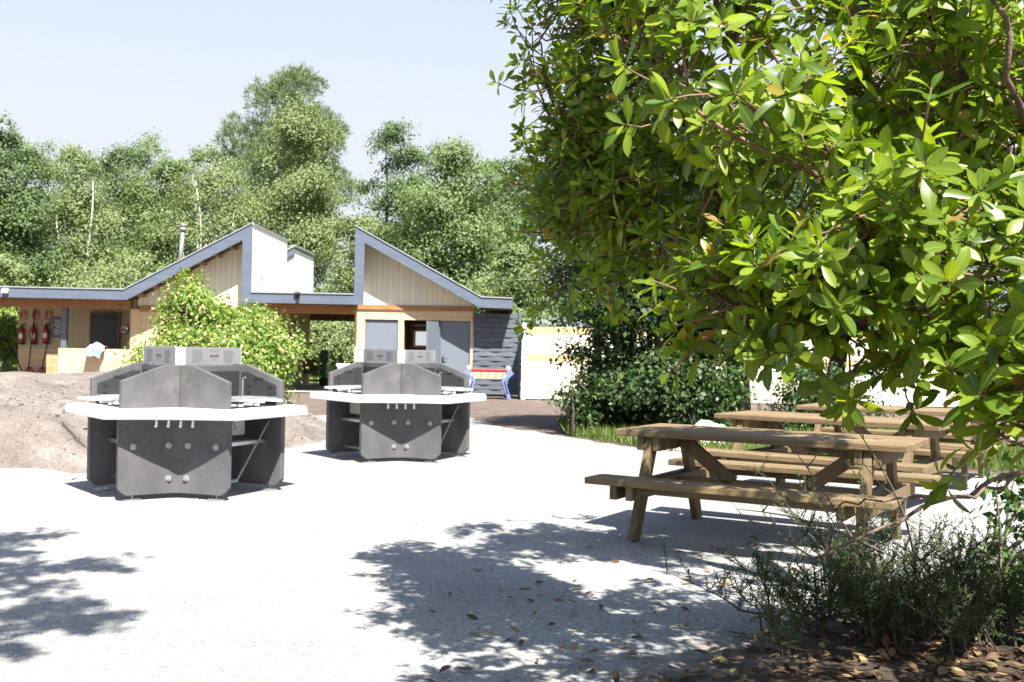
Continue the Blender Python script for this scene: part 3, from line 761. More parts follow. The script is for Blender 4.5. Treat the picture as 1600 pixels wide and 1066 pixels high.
# passage things
gx_, _ = at(506, 590, 36.3)
t = thing('dispenser_post', 'green box on a green post standing at the far end of the passage', 'post box', (gx_, 36.3, .03))
w = MB(); w.box((0, 0, .93), (.27, .2, .34)); w.prism([(-.14, 1.10), (.14, 1.10), (.09, 1.17), (-.09, 1.17)], fy, -.1, .1); w.build('box', M['green_box'], t, .012)
w = MB(); w.box((-.05, -.103, .95), (.09, .01, .06)); w.build('slot', M['black'], t)
w = MB(); w.box((0, 0, .5), (.16, .12, .52)); w.build('post', M['green_box'], t, .008)
w = MB(); w.box((0, 0, .13), (.28, .26, .26)); w.build('base_block', M['black'], t, .01)
cx_, _ = at(482, 590, 36.0)
t = thing('plastic_chair', 'brown chair standing in the shade of the passage', 'chair', (cx_, 36.0, .03), math.radians(200))
w = MB(); w.box((0, 0, .42), (.46, .46, .04)); w.build('seat', M['brown_plastic'], t, .01)
w = MB(); w.prism([(-.22, .45), (.22, .45), (.25, .8), (.15, .88), (-.15, .88), (-.25, .8)], lambda a, b, q: (a, .2 + q + (b - .45) * .2, b), 0, .03); w.build('backrest', M['brown_plastic'], t, .008)
for sx in (-1, 1):
    for sy in (-1, 1):
        w = MB(); w.tube([(sx * .19, sy * .19, .41), (sx * .23, sy * .23, 0)], [.022, .016], 8); w.build('leg', M['brown_plastic'], t)
    w = MB(); w.tube([(sx * .25, -.2, .42), (sx * .26, -.2, .64), (sx * .26, .22, .66)], .02, 8); w.build('armrest', M['brown_plastic'], t)
bx_, bz_ = at(541, 563, 31.0)
t = thing('outdoor_basin', 'small white basin fixed at the passage corner of the right wall', 'basin', (bx_, 31.0, 0))
w = MB(); w.prism([(-.18, .62), (.18, .62), (.22, .78), (.26, .80), (.26, .86), (-.26, .86), (-.26, .80), (-.22, .78)], fy, -.2, .16); w.build('bowl', M['white_paint'], t, .01)
w = MB(); w.prism([(-.1, .03), (.1, .03), (.08, .62), (-.08, .62)], fy, -.1, .1); w.build('pedestal', M['white_paint'], t, .01)

# woven screen beside the building
t = thing('woven_screen', 'slate grey basket weave screen panel beside the last grey door', 'screen', (-.48, Y0 - .02, 0))
w = MB(); nb = 17; hb = 2.32 / nb
for k in range(nb):
    xs = np.linspace(-.64, .66, 34)
    ys = [.010 * math.cos(math.pi * (x + .64) / .33 + k * math.pi) for x in xs]
    z0, z1 = .06 + k * hb + .006, .06 + (k + 1) * hb - .002
    vs = []
    for x, y in zip(xs, ys):
        tilt = -.012
        vs += [(x, y - .006 + tilt, z0), (x, y - .006, z1), (x, y + .006, z1), (x, y + .006 + tilt, z0)]
    fs = []
    for i in range(33):
        for j in range(4): fs.append((4 * i + j, 4 * i + 4 + j, 4 * i + 4 + (j + 1) % 4, 4 * i + (j + 1) % 4))
    w.add(vs, fs)
w.build('woven_strips', M['slate'], t)
w = MB(); span(w, -.62, .64, .075, .095, .05, 2.36); w.build('back_board', M['slate'], t)
w = MB(); span(w, .66, .73, -.06, .1, 0, 2.42); w.build('end_post', M['fascia'], t)

# football table
fx_, _ = at(763, 600, 29.9)
t = thing('football_table', 'bar football table with red rim and splayed blue legs', 'game table', (fx_, 29.7, 0), math.radians(2))
w = MB(); w.prism([(-.50, .56), (.50, .56), (.56, .76), (-.56, .76)], fy, -.36, .36); w.build('cabinet', mottled('pale_ply', (.50, .33, .2), (.60, .42, .27), 4, .6, .05), t, .006)
w = MB(); span(w, -.57, .57, -.38, -.30, .762, .81); span(w, -.57, .57, .30, .38, .762, .81); span(w, -.57, -.49, -.30, .30, .762, .81); span(w, .49, .57, -.30, .30, .762, .81); w.build('rim', M['red'], t, .008)
for sx in (-1, 1):
    for y in (-.33, .33):
        w = MB(); pr = [(.58, .83), (.68, .70), (.46, .50), (.62, .0), (.53, .0), (.345, .52), (.50, .68), (.47, .76), (.52, .83)]
        w.prism([(sx * a, b) for a, b in pr][::sx], fy, y - .06, y + .06); lg = w.build('leg', M['blue_metal'], t, .008)
        w = MB(); w.prism([(sx * a, b) for a, b in ((.41, .5), (.445, .5), (.54, .15), (.50, .15))][::sx], fy, y - .066, y - .061); w.build('leg_slot', M['black'], lg)
        w = MB(); w.lathe([(.05, 0), (.055, .05), (.04, .09)], (sx * .54, y, .81), 12); w.build('corner_cap', M['white_sign'], lg)
w = MB()
for i in range(5):
    x = -.4 + i * .2; w.tube([(x, -.5, .72), (x, .5, .72)], .010, 6)
w.build('rod', M['black'], t)

# cream fence running off to the right, with its return to the screen
t = thing('board_fence', 'cream board fence with two tan boards standing right of the woven screen', 'fence', (.3, 29.6, 0))
w = MB(); w.box((0.02, -.02, 1.02), (.11, .12, 2.04)); w.lathe([(.062, 2.04), (.05, 2.08), (.01, 2.1)], (.02, -.02, 0), 14); w.build('end_post', M['white_paint'], t, .01)
for i in range(5):
    w = MB(); w.box((2.6 * (i + 1), 0, 1.0), (.09, .11, 2.0)); w.build('post', M['white_paint'], t, .008)
w = MB()
for i in range(5):
    for z0, z1 in ((.03, 1.06), (1.245, 1.79)):
        span(w, 2.6 * i + .075, 2.6 * (i + 1) - .045, -.02, .02, z0, z1)
w.build('cream_board', M['fence_cream'], t)
w = MB()
for i in range(5):
    for z0, z1 in ((1.064, 1.241), (1.794, 1.99)):
        span(w, 2.6 * i + .075, 2.6 * (i + 1) - .045, -.024, .024, z0, z1)
w.build('tan_board', M['fence_tan'], t)
w = MB(); span(w, .0, .04, .045, 1.55, .03, 1.99); w.build('return_panel', M['fence_cream'], t)

# ================================================================== BARBECUE STATIONS
RW, WW, LW = .772, .87, .521      # outer reach of a side wall, niche width, wall length
U0 = RW - LW
def station():
    t = thing('barbecue_station', '', 'barbecue', (0, 0, 0))
    T = .055
    for k in range(3):
        ang = math.radians(-30 + 120 * k)
        u = Vector((math.cos(ang), math.sin(ang), 0)); n = Vector((-u.y, u.x, 0)); Z = Vector((0, 0, 1))
        def W(a, b, c): return u * a + n * b + Z * c          # out, sideways, up
        for s in (-1, 1):
            pr = [(U0 - .001, .075), (RW - .05, .045), (RW + .012, .115), (RW + .015, .70), (RW, .76), (RW, 1.05), (U0 + .13, 1.19), (U0 - .001, 1.19)]
            w = MB(); w.prism(pr, lambda a, b, q: W(a, q, b), s * WW / 2, s * (WW / 2 - T))
            p = w.build('side_panel', M['concrete'], t, .007)
            # dark lining with slots on the inner face
            w = MB(); w.prism([(U0 + .075, .82), (RW - .05, .82), (RW - .05, 1.0), (U0 + .15, 1.12), (U0 + .075, 1.12)], lambda a, b, q: W(a, q, b), s * (WW / 2 - T), s * (WW / 2 - T - .006))
            li = w.build('lining', M['concrete_inner'], p)
            for (a, b) in ((RW - .12, .98), (RW - .12, .91), (U0 + .27, 1.06), (U0 + .16, .99), (U0 + .16, .92)):
                hw = .05 if b > 1.0 else .02; w = MB()
                w.prism([(a - hw, b - .011), (a + hw, b - .011), (a + hw, b + .011), (a - hw, b + .011)], lambda a, b, q: W(a, q, b), s * (WW / 2 - T - .006), s * (WW / 2 - T - .009))
                w.build('slot', M['black'], p)
            w = MB(); c0 = W(RW - .12, s * (WW / 2 - T / 2), 0); w.tube([c0 + Z * .012, c0 + Z * .09], .008, 8); w.tube([c0 + Z * .004, c0 + Z * .016], .075, 20)
            w.build('levelling_foot', M['galv'], p)
        # back wall of the niche
        w = MB(); w.prism([(-WW / 2 + T + .002, .60), (WW / 2 - T - .002, .60), (WW / 2 - T - .002, 1.185), (-WW / 2 + T + .002, 1.185)], lambda a, b, q: W(q, a, b), U0 + .012, U0 + .06)
        w.build('back_panel', M['concrete'], t, .004)
        w = MB(); w.prism([(-WW / 2 + T + .03, .82), (WW / 2 - T - .03, .82), (WW / 2 - T - .03, 1.13), (-WW / 2 + T + .03, 1.13)], lambda a, b, q: W(q, a, b), U0 + .06, U0 + .066)
        w.build('back_lining', M['concrete_inner'], t)
        # fire tray, grill rack with handles, hook rod
        w = MB(); w.prism([(-WW / 2 + T + .003, .775), (WW / 2 - T - .003, .775), (WW / 2 - T - .003, .80), (-WW / 2 + T + .003, .80)], lambda a, b, q: W(q, a, b), U0 + .067, RW - .035)
        w.build('fire_tray', M['black'], t)
        w = MB(); hw = WW / 2 - T - .02; ua, ub = U0 + .12, RW - .04
        for b in (-hw, hw): w.bar(W(ua, b, .885), W(ub, b, .885), .02, .02)
        for a in (ua, ub): w.bar(W(a, -hw, .885), W(a, hw, .885), .02, .02)
        for i in range(22):
            b = -hw + .03 + i * (2 * hw - .06) / 21; w.tube([W(ua, b, .892), W(ub, b, .892)], .004, 5)
        gr = w.build('grill_rack', M['galv'], t)
        for b in (-.16, .12):
            w = MB(); w.tube([W(ub - .1, b, .878), W(RW + .19, b, .878)], .012, 8); w.build('handle', M['white_top'], gr)
        for b in (-.20, .05):
            w = MB(); w.bar(W(RW - .18, b, .835), W(RW - .02, b, .835), .03, .015); w.build('support_bracket', M['white_top'], gr)
        w = MB(); w.tube([W(U0 + .2, .22, .89), W(U0 + .2, .22, 1.06)], .009, 8); w.tube([W(U0 + .2, .22, 1.06), W(U0 + .23, .22, 1.075)], .009, 8); w.build('hook_rod', M['galv'], gr)
        # shelf and hanging frame below
        w = MB(); w.prism([(-WW / 2 + T + .003, .455), (WW / 2 - T - .003, .455), (WW / 2 - T - .003, .495), (-WW / 2 + T + .003, .495)], lambda a, b, q: W(q, a, b), U0 + .16, RW - .16)
        w.build('shelf', M['steel'], t, .012)
        w = MB(); q0, q1, q2 = W(RW - .12, WW / 2 - T - .02, .66), W(RW - .22, .02, .13), W(RW - .22, -WW / 2 + T + .02, .13)
        w.tube([q0, q1], .009, 8); w.tube([q1, q2], .018, 8); w.build('brace_rod', M['galv'], t)
        # electrical box under the tray
        w = MB(); w.prism([(-.36, .54), (.20, .54), (.20, .735), (-.36, .735)], lambda a, b, q: W(q, a, b), U0 + .075, U0 + .25)
        eb = w.build('control_box', M['box_grey'], t, .006)
        w = MB(); uu = U0 + .253
        tri = [(-.05, .60), (.05, .60), (0, .69)]
        for i in range(3):
            a, b = tri[i], tri[(i + 1) % 3]; w.bar(W(uu, *a), W(uu, *b), .006, .006)
        w.bar(W(uu, 0, .615), W(uu, 0, .66), .006, .006); w.build('warning_triangle', M['print'], eb)
        # sign plate above the back wall
        w = MB(); hw = .415; US = U0 + .036
        w.prism([(-hw, 1.193), (hw, 1.193), (hw, 1.335), (hw - .012, 1.352), (-hw + .012, 1.352), (-hw, 1.335)], lambda a, b, q: W(q, a, b), US - .01, US)
        pl = w.build('sign_plate', M['plate'], t)
        w = MB()
        rr = random.Random(5)
        for c0 in (-.24, .22):
            for i in range(7):
                L = .16 * rr.uniform(.7, 1); w.prism([(c0 - .08, 1.318 - i * .017), (c0 - .08 + L, 1.318 - i * .017), (c0 - .08 + L, 1.324 - i * .017), (c0 - .08, 1.324 - i * .017)], lambda a, b, q: W(q, a, b), US, US + .0015)
        for i in range(5):
            a = -.055 + i * .027
            w.prism([(a - .008, 1.312), (a + .008, 1.312), (a + .003, 1.336), (a - .003, 1.336)], lambda a, b, q: W(q, a, b), US, US + .0015)
        w.prism([(-.03, 1.235), (.03, 1.235), (.03, 1.243), (-.03, 1.243)], lambda a, b, q: W(q, a, b), US, US + .0015)
        w.build('printed_text', M['print'], pl)
        w = MB()
        for i in range(8):
            a = -.06 + i * .0165; hh = .009 if i not in (0, 5) else .013
            w.prism([(a, 1.262), (a + .012, 1.262), (a + .012, 1.262 + 2 * hh), (a, 1.262 + 2 * hh)], lambda a, b, q: W(q, a, b), US, US + .0018)
        w.build('printed_word', M['print_red'], pl)
        # corner plate joining two sign plates, in the V between niches
        a2 = ang - math.radians(60); u2 = Vector((math.cos(a2), math.sin(a2), 0)); n2 = Vector((-u2.y, u2.x, 0))
        rc = US * .5 + .415 * math.sin(math.radians(60)) - .004
        w = MB(); w.bar(u2 * rc - n2 * .042 + Z * 1.272, u2 * rc + n2 * .042 + Z * 1.272, .008, .158); w.build('corner_plate', M['white_paint'], t)
        w = MB(); cs = .502 - .035; w.bar(u2 * cs + Z * .10, u2 * cs + Z * 1.17, .06, .05, u2); w.build('seam_post', M['concrete'], t)
        # bowed apron closing the V below the worktop
        hw2, ro = .462, .772; vs = []; na = 28
        def arc(f): return u2 * (ro - .225 * (1 - (math.sqrt((2 * f - 1) ** 2 + .02) - .141) / .869)) + n2 * hw2 * (2 * f - 1)
        for i in range(na + 1):
            f = i / na; e_ = min(f, 1 - f) * 2 * hw2; zb = .052 + max(0, .055 - e_)
            if 0 < e_ < .055: zb = .052 + (.055 - e_)
            p_ = arc(f); q_ = p_ - u2 * .035
            vs += [p_ + Z * zb, p_ + Z * .715, q_ + Z * .715, q_ + Z * zb]
        fs = [tuple(range(4))[::-1], tuple(range(4 * na, 4 * na + 4))]
        for i in range(na):
            for j in range(4): fs.append((4 * i + j, 4 * i + (j + 1) % 4, 4 * i + 4 + (j + 1) % 4, 4 * i + 4 + j))
        w = MB(); w.add(vs, fs); ap = w.build('front_apron', M['concrete'], t)
        for f, zz in ((.12, .475), (.42, .475), (.60, .475), (.88, .475), (.42, .185), (.59, .185)):
            c0 = arc(f) + Z * zz; w = MB(); w.tube([c0 - u2 * .004, c0 + u2 * .012], .028, 20); w.tube([c0 + u2 * .012, c0 + u2 * .022], .013, 6); w.build('bolt', M['galv'], ap)
        # coat hooks on a rail below the counter, in the V
        w = MB(); w.bar(u2 * .72 - n2 * .19 + Z * .714, u2 * .72 + n2 * .19 + Z * .714, .03, .01); rl = w.build('hook_rail', M['galv'], t)
        for i in range(4):
            b = -.155 + i * .103; w = MB(); c0 = u2 * .735 + n2 * b
            w.tube([c0 + Z * .71, c0 + Z * .668], [.009, .013], 8); w.tube([c0 + Z * .668, c0 + u2 * .03 + Z * .66], .012, 8); w.build('hook', M['white_top'], rl)
    # worktop ring
    outer = []; inner = []
    for k in range(3):
        ang = math.radians(-30 + 120 * k); u = Vector((math.cos(ang), math.sin(ang), 0)); n = Vector((-u.y, u.x, 0))
        for s in (-1, 1):
            outer.append(u * (RW + .185) + n * s * .55); inner.append(u * (RW - .03) + n * s * (WW / 2 - .0))
        a2 = ang + math.radians(60); u2 = Vector((math.cos(a2), math.sin(a2), 0))
        outer.append(u2 * .875); inner.append(u2 * .50)
    mb = MB(); N = len(outer); z0, z1 = .725, .81
    Z = Vector((0, 0, 1)); vs = []
    for o_, i_ in zip(outer, inner):
        ou = o_.normalized()
        vs += [o_ - ou * .02 + Z * z1, o_ + Z * (z1 - .02), o_ + Z * (z0 + .01), o_ - ou * .012 + Z * z0, i_ + Z * z0, i_ + Z * z1]
    fs = []
    for i in range(N):
        j = (i + 1) % N
        for a in range(6):
            b = (a + 1) % 6; fs.append((6 * i + a, 6 * i + b, 6 * j + b, 6 * j + a))
    mb.add(vs, [f[::-1] for f in fs]); mb.build('worktop', M['white_top'], t)
    return t

def copy_thing(src, loc, rz, label, group=None):
    def cp(o, parent):
        c = o.copy(); COL.objects.link(c)
        if parent is not None: c.parent = parent
        for ch in list(o.children): cp(ch, c)
        return c
    r = cp(src, None); r.location = loc; r.rotation_euler = (0, 0, rz); r['label'] = label
    if group: r['group'] = group
    return r
st = station()
st.location = (-3.037, 10.24, .0); st.rotation_euler = (0, 0, math.radians(8))
st['label'] = 'grey concrete barbecue with white worktop in front of the earth bank'; st['group'] = 'barbecue stations'
copy_thing(st, (-1.41, 13.70, 0), math.radians(8), 'grey concrete barbecue with white worktop in front of the grey doors')

# ================================================================== PICNIC TABLES
def picnic_table():
    t = thing('picnic_table', '', 'table'); Lh = .80          # frames at +-Lh along x
    top, seat = .80, .48
    w = MB(); n = 5; wd = .90 / n
    for i in range(n): w.box((0, -.45 + wd * (i + .5), top - .024), (2.12, wd - .007, .048))
    w.build('tabletop', M['wood'], t, .006)
    for s in (-1, 1):
        w = MB()
        for j in (0, 1): w.box((0, s * (.655 + .075 + j * .145 - .0), seat - .024), (2.14, .138, .048))
        w.build('bench_seat', M['wood'], t, .006)
        w = MB(); w.box((0, s * .80, seat - .075), (1.5, .09, .05)); w.build('seat_rail', M['wood'], t, .004)
    for e in (-1, 1):
        x = e * Lh
        for s in (-1, 1):
            w = MB(); w.bar((x, s * .33, top - .05), (x, s * .66, -.005), .055, .13, (0, 1, 0)); w.v = [(a, b, max(c, 0)) for a, b, c in w.v]
            w.build('leg', M['wood_leg'], t, .004)
        w = MB(); w.bar((x + .062 * e, -.90, seat - .10), (x + .062 * e, .90, seat - .10), .055, .10); w.bar((x - .062 * e, -.90, seat - .10), (x - .062 * e, .90, seat - .10), .055, .10)
        w.build('seat_bearer', M['wood_leg'], t, .004)
        w = MB(); w.bar((x + .062 * e, -.42, top - .10), (x + .062 * e, .42, top - .10), .055, .10); w.bar((x - .062 * e, -.42, top - .10), (x - .062 * e, .42, top - .10), .055, .10)
        w.build('top_bearer', M['wood_leg'], t, .004)
        w = MB(); w.bar((x - e * .10, 0, top - .075), (x - e * .52, 0, seat - .07), .06, .10, (1, 0, 0)); w.build('brace', M['wood_leg'], t, .004)
    w = MB(); w.box((0, 0, seat - .10), (1.44, .06, .10)); w.build('stretcher', M['wood'], t, .004)
    return t
pt = picnic_table()
def put_table(o, left_mid, ang):
    e = Vector((math.cos(ang), math.sin(ang), 0))
    o.location = Vector((left_mid[0], left_mid[1], 0)) + e * .80; o.rotation_euler = (0, 0, ang)
put_table(pt, (1.245, 8.53), math.radians(-30)); pt['group'] = 'picnic tables'
pt['label'] = 'nearest weathered wooden picnic table, partly behind the dark feathery heath shrub'
def second(left_mid, a, label):
    c = copy_thing(pt, (0, 0, 0), 0, label); put_table(c, left_mid, a); return c
second((2.46, 10.85), math.radians(-36), 'sunlit wooden picnic table directly behind the nearest one')
second((3.75, 12.85), math.radians(-31), 'farthest wooden picnic table, only its top visible above the second')

# white sacks on the grass
t = thing('white_sack', 'crumpled white sack heap lying on the grass behind the tables', 'sack', (3.02, 15.75, 0))
gu, gv = np.meshgrid(np.linspace(-1, 1, 44), np.linspace(-1, 1, 26))
zz = (.42 * np.clip(1 - (gu ** 2 * .95 + gv ** 2 * .9), 0, 1) ** .5 * (.75 + .25 * np.cos(gu * 4 + 1)) + .07 * vnoise(gu, gv, 21, 5, 4., .6)) * np.clip(1.6 * (1 - np.maximum(abs(gu), abs(gv))), 0, 1)
V = np.stack([gu * .85, gv * .4 + .06 * np.sin(gu * 5), np.maximum(zz, 0) + .0], -1).reshape(-1, 3)
ii = np.arange(44 * 26).reshape(26, 44); Fq = np.stack([ii[:-1, :-1], ii[:-1, 1:], ii[1:, 1:], ii[1:, :-1]], -1).reshape(-1, 4)
np_mesh('sack', V, Fq, M['white_cloth'], t, smooth=False)

# half buried white edging board at the foot of the bank
x, _ = at(38, 748, 10.75)
t = thing('edging_board', 'white curved strip half buried at the foot of the earth bank', 'board', (x, 10.72, 0))
w = MB(); n = 16; vs = []
for i in range(n + 1):
    a = i / n; X = -.75 + 1.2 * a; Yc = .12 * math.sin(a * 2.4) ; h_ = .02 + .07 * math.sin(math.pi * min(1, a * 1.0 + .02)) ** .7
    vs += [(X, Yc - .10, .004), (X, Yc, h_), (X, Yc + .14, h_ * .8 + .02)]
fs = []
for i in range(n):
    for j in range(2): fs.append((3 * i + j, 3 * i + 3 + j, 3 * i + 4 + j, 3 * i + 1 + j))
w.add(vs, fs); w.build('strip', M['white_cloth'], t, smooth=True)
# dry sticks lying on the bank foot
for k, (pts, r, lab) in enumerate((
    ([(-4.35, 11.35, .06), (-4.05, 11.3, .05), (-3.75, 11.42, .05)], .010, 'thin dry stick lying at the bank foot left of the nearer barbecue'),
    ([(-4.9, 11.9, .0), (-4.6, 11.8, .0), (-4.35, 11.85, .0)], .012, 'dark root poking out of the earth bank face'))):
    pts = [(x, y, bank_h(x, y) + .015 + z * .3) for x, y, z in pts]
    o = MB().tube(pts, [r, r * .8, r * .4], 6).build('dry_stick' if k == 0 else 'exposed_root', M['dead_twig'] if k == 0 else M['dark_bark'], smooth=True)
    tag(o, lab, 'stick' if k == 0 else 'root')

# ================================================================== BACKGROUND TREES
def bt(px, top, D, wpx, lm, bm, seed, label, **kw):
    x, z = at(px, top, D)
    w = wpx / F * D
    return make_tree(kw.pop('name', 'broadleaf_tree'), label, x, D, z, w, M[lm], M[bm], seed, **kw)
bt(75, 214, 60, 170, 'oak_pale', 'dark_bark', 22, 'mid green tree filling the line between the left dark tree and the birches', n=16000)
bt(235, 212, 60, 170, 'oak_pale', 'dark_bark', 23, 'mid green tree behind the flue pipe', n=16000)
bt(370, 235, 58, 130, 'birch', 'dark_bark', 24, 'pale tree at the left foot of the tall pine', n=14000)
bt(765, 250, 58, 150, 'oak', 'dark_bark', 25, 'dark tree behind the broad mid green tree, towards the big leaved tree', n=14000)
bt(12, 178, 46, 190, 'oak', 'dark_bark', 1, 'dark broadleaf tree cut by the left photo edge', n=36000)
bt(118, 208, 49, 170, 'birch', 'birch_bark', 2, 'pale birch with thin white trunk right of the dark leftmost tree', name='birch_tree', kind='birch', droop=.25, trunk_r=.11, lsize=.125, n=30000, base=.15)
bt(190, 213, 57, 170, 'oak', 'dark_bark', 3, 'dark broadleaf crown behind and between the two left birches', n=30000)
bt(262, 232, 55, 150, 'oak_pale', 'dark_bark', 4, 'mid green tree above the left roof slope', n=27000)
bt(325, 200, 49, 175, 'birch', 'birch_bark', 5, 'pale birch left of the tall pine, white stem showing', name='birch_tree', kind='birch', droop=.25, trunk_r=.12, lsize=.125, n=30000, base=.15)
bt(452, 100, 64, 225, 'pine', 'bark', 6, 'tall pine rising above all the other trees', name='pine_tree', kind='pine', n=62000, lsize=.34, base=.35, trunk_r=.3, cat='pine')
bt(470, 150, 50, 195, 'birch', 'bark', 7, 'large pale yellow green tree in front of the tall pine', droop=.2, n=45000, lsize=.135, base=.12)
bt(560, 330, 46, 150, 'birch', 'bark', 8, 'low pale tree behind the middle flat roof', droop=.2, n=21000, lsize=.125, base=.05)
bt(622, 190, 54, 170, 'oak', 'dark_bark', 9, 'dark round tree right of the pine', n=33000)
bt(712, 222, 45, 215, 'oak_pale', 'dark_bark', 10, 'broad mid green tree above the right roof peak', n=45000, lsize=.135)
bt(800, 235, 52, 150, 'oak', 'dark_bark', 11, 'dark tree half hidden behind the big leaved tree', n=27000)
bt(805, 380, 36, 130, 'oak_pale', 'bark', 12, 'slender light green tree right of the right roof end', n=18000, lsize=.13, base=.1, trunk_r=.08)
bt(-60, 230, 58, 200, 'oak', 'dark_bark', 13, 'dark tree filling the sky gap at the far left', n=21000)
bt(60, 330, 62, 220, 'oak', 'dark_bark', 14, 'shaded tree low behind the left birches', n=24000, base=.05)
bt(400, 330, 66, 240, 'oak', 'dark_bark', 15, 'shaded tree low behind the pine trunk', n=24000, base=.05)
bt(630, 360, 66, 260, 'oak', 'dark_bark', 16, 'shaded tree low behind the right roof slope', n=24000, base=.05)
bt(10, 395, 42, 120, 'birch', 'bark', 17, 'pale bushy tree at the left edge above the flat roof', n=13500, lsize=.13, base=.05)
bt(200, 385, 44, 260, 'birch', 'bark', 18, 'pale low thicket tree just above the left flat roof', n=24000, lsize=.14, base=.03)
bt(520, 480, 41, 120, 'birch', 'birch_bark', 19, 'pale trunked tree seen through the passage', name='birch_tree', kind='birch', droop=.2, n=13500, lsize=.12, base=.4, trunk_r=.16)
bt(500, 470, 52, 330, 'oak', 'dark_bark', 20, 'dark thicket tree filling the passage opening', n=24000, base=.0)
bt(8, 480, 36, 80, 'photinia', 'bark', 21, 'small pale shrub tree left of the fire extinguishers', n=7500, lsize=.10, base=.35, trunk_r=.05)
for i, (px, top, D, wpx) in enumerate(((940, 250, 47, 230), (1120, 200, 50, 260), (1300, 230, 46, 260), (1480, 180, 50, 280), (1640, 240, 46, 240))):
    bt(px, top, D, wpx, 'oak' if i % 2 else 'oak_pale', 'dark_bark', 30 + i, ('tree beyond the cream fence, nearest to the building', 'dark tree beyond the fence, above the far picnic tables', 'mid green tree beyond the fence, seen through leaf gaps', 'dark tree beyond the fence behind the right foliage', 'tree beyond the fence at the right photo edge')[i], n=21000, lsize=.17, base=.08, group='trees beyond the fence')

# holm oak and bushes at the end of the yard
make_tree('holm_oak', 'dark evergreen oak at the end of the grass, left of the thick dark trunk', 2.3, 18.4, 6.4, 4.3, M['holm'], M['dark_bark'], 41, n=50000, lsize=.10, base=.08, trunk_r=.10, stems=2, group='trees around the yard', lobes_n=20)
make_tree('holm_oak', 'evergreen oak with a thick dark trunk beside the bright tipped bush', 3.95, 19.0, 6.2, 4.0, M['holm'], M['dark_bark'], 47, n=24000, lsize=.11, base=.36, trunk_r=.24, group='trees around the yard', lobes_n=16)
make_tree('evergreen_bush', 'dark evergreen bush in front of the cream fence, reaching the ground', 1.95, 18.6, 3.5, 2.7, M['holm'], M['dark_bark'], 42, n=22000, lsize=.08, base=.05, trunk_r=.05, stems=4, cat='bush', group='bushes around the yard', lobes_n=14)
make_tree('evergreen_bush', 'bright tipped green bush beside the dark oak trunk', 3.2, 18.4, 1.9, 1.5, M['shrub'], M['dark_bark'], 43, n=7000, lsize=.08, base=.1, trunk_r=.04, stems=3, cat='bush', group='bushes around the yard')
make_tree('evergreen_bush', 'low dark bush behind the second picnic table', 5.3, 18.8, 1.3, 2.2, M['holm'], M['dark_bark'], 44, n=7000, lsize=.08, base=.0, trunk_r=.04, stems=3, cat='bush', group='bushes around the yard')
make_tree('evergreen_bush', 'low ragged bush at the foot of the dark evergreen bush', 1.35, 17.9, 1.15, 1.3, M['holm'], M['dark_bark'], 45, n=5000, lsize=.07, base=.0, trunk_r=.03, stems=3, cat='bush', group='bushes around the yard')
make_tree('holm_oak', 'dark evergreen oak farther right behind the picnic tables', 6.6, 21.5, 5.8, 5.0, M['holm'], M['dark_bark'], 46, n=24000, lsize=.12, base=.2, trunk_r=.2, group='trees around the yard', lobes_n=18)

# bright shrub in front of the left wing, two rounded masses
sx, sz = at(335, 480, 22.5)
make_tree('flowering_shrub', 'bright yellow green shrub with cream flower tips before the left wing', sx + .08, 22.6, 2.3, 3.75, M['photinia'], M['bark'], 51, n=46000, lsize=.085, base=.0, trunk_r=.05, stems=4, cat='shrub', group='shrubs on the earth bank', lobes_n=34, z0=.1, rmin=.10, rmax=.21)
sx, sz = at(280, 420, 22.5)
make_tree('young_tree', 'upright bright green sapling standing out of the flowering shrub', sx, 22.9, sz - .0, 1.5, M['photinia'], M['bark'], 52, n=7000, lsize=.09, base=.3, trunk_r=.03, stems=2, cat='sapling', group='shrubs on the earth bank', lobes_n=9, z0=.0, rmin=.2, rmax=.3)

# ================================================================== FOREGROUND TREE
def leaf_template():
    T = np.array([0, .10, .2, .3, .4, .5, .6, .7, .79, .87, .94, 1.0])
    prof = np.interp(T, [0, .08, .25, .45, .62, .78, .9, 1], [.03, .07, .46, .84, 1., .86, .5, .0])
    zig = np.where(np.arange(len(T)) % 2, 1.0, .94)
    v = []; uv = []
    for t_, p in zip(T, prof * zig):
        v += [(t_, p, .22 * p), (t_, 0, 0), (t_, -p, .22 * p)]; uv += [(1 if p else .5, t_), (.5, t_), (0, t_)]
    f = []
    for i in range(len(T) - 1):
        a, b = 3 * i, 3 * i + 3
        f += [(a + 1, b + 1, b, a), (a + 2, b + 2, b + 1, a + 1)]
    return np.array(v), np.array(uv, float), np.array(f)
LT, LUV, LF = leaf_template()
def big_leaves(P, A, N, L, asp, curl):
    n = len(P); A = unit(A); B = unit(np.cross(N, A)); N = np.cross(A, B)
    t = LT[None, :, 0]; s = LT[None, :, 1] * asp[:, None]; z = LT[None, :, 2] * asp[:, None] - curl[:, None] * t ** 2
    V = P[:, None] + L[:, None, None] * (A[:, None] * t[..., None] + B[:, None] * s[..., None] + N[:, None] * z[..., None])
    k = len(LT)
    Fq = (LF[None] + (np.arange(n) * k)[:, None, None]).reshape(-1, 4)
    return V.reshape(-1, 3), Fq, np.tile(LUV, (n, 1))

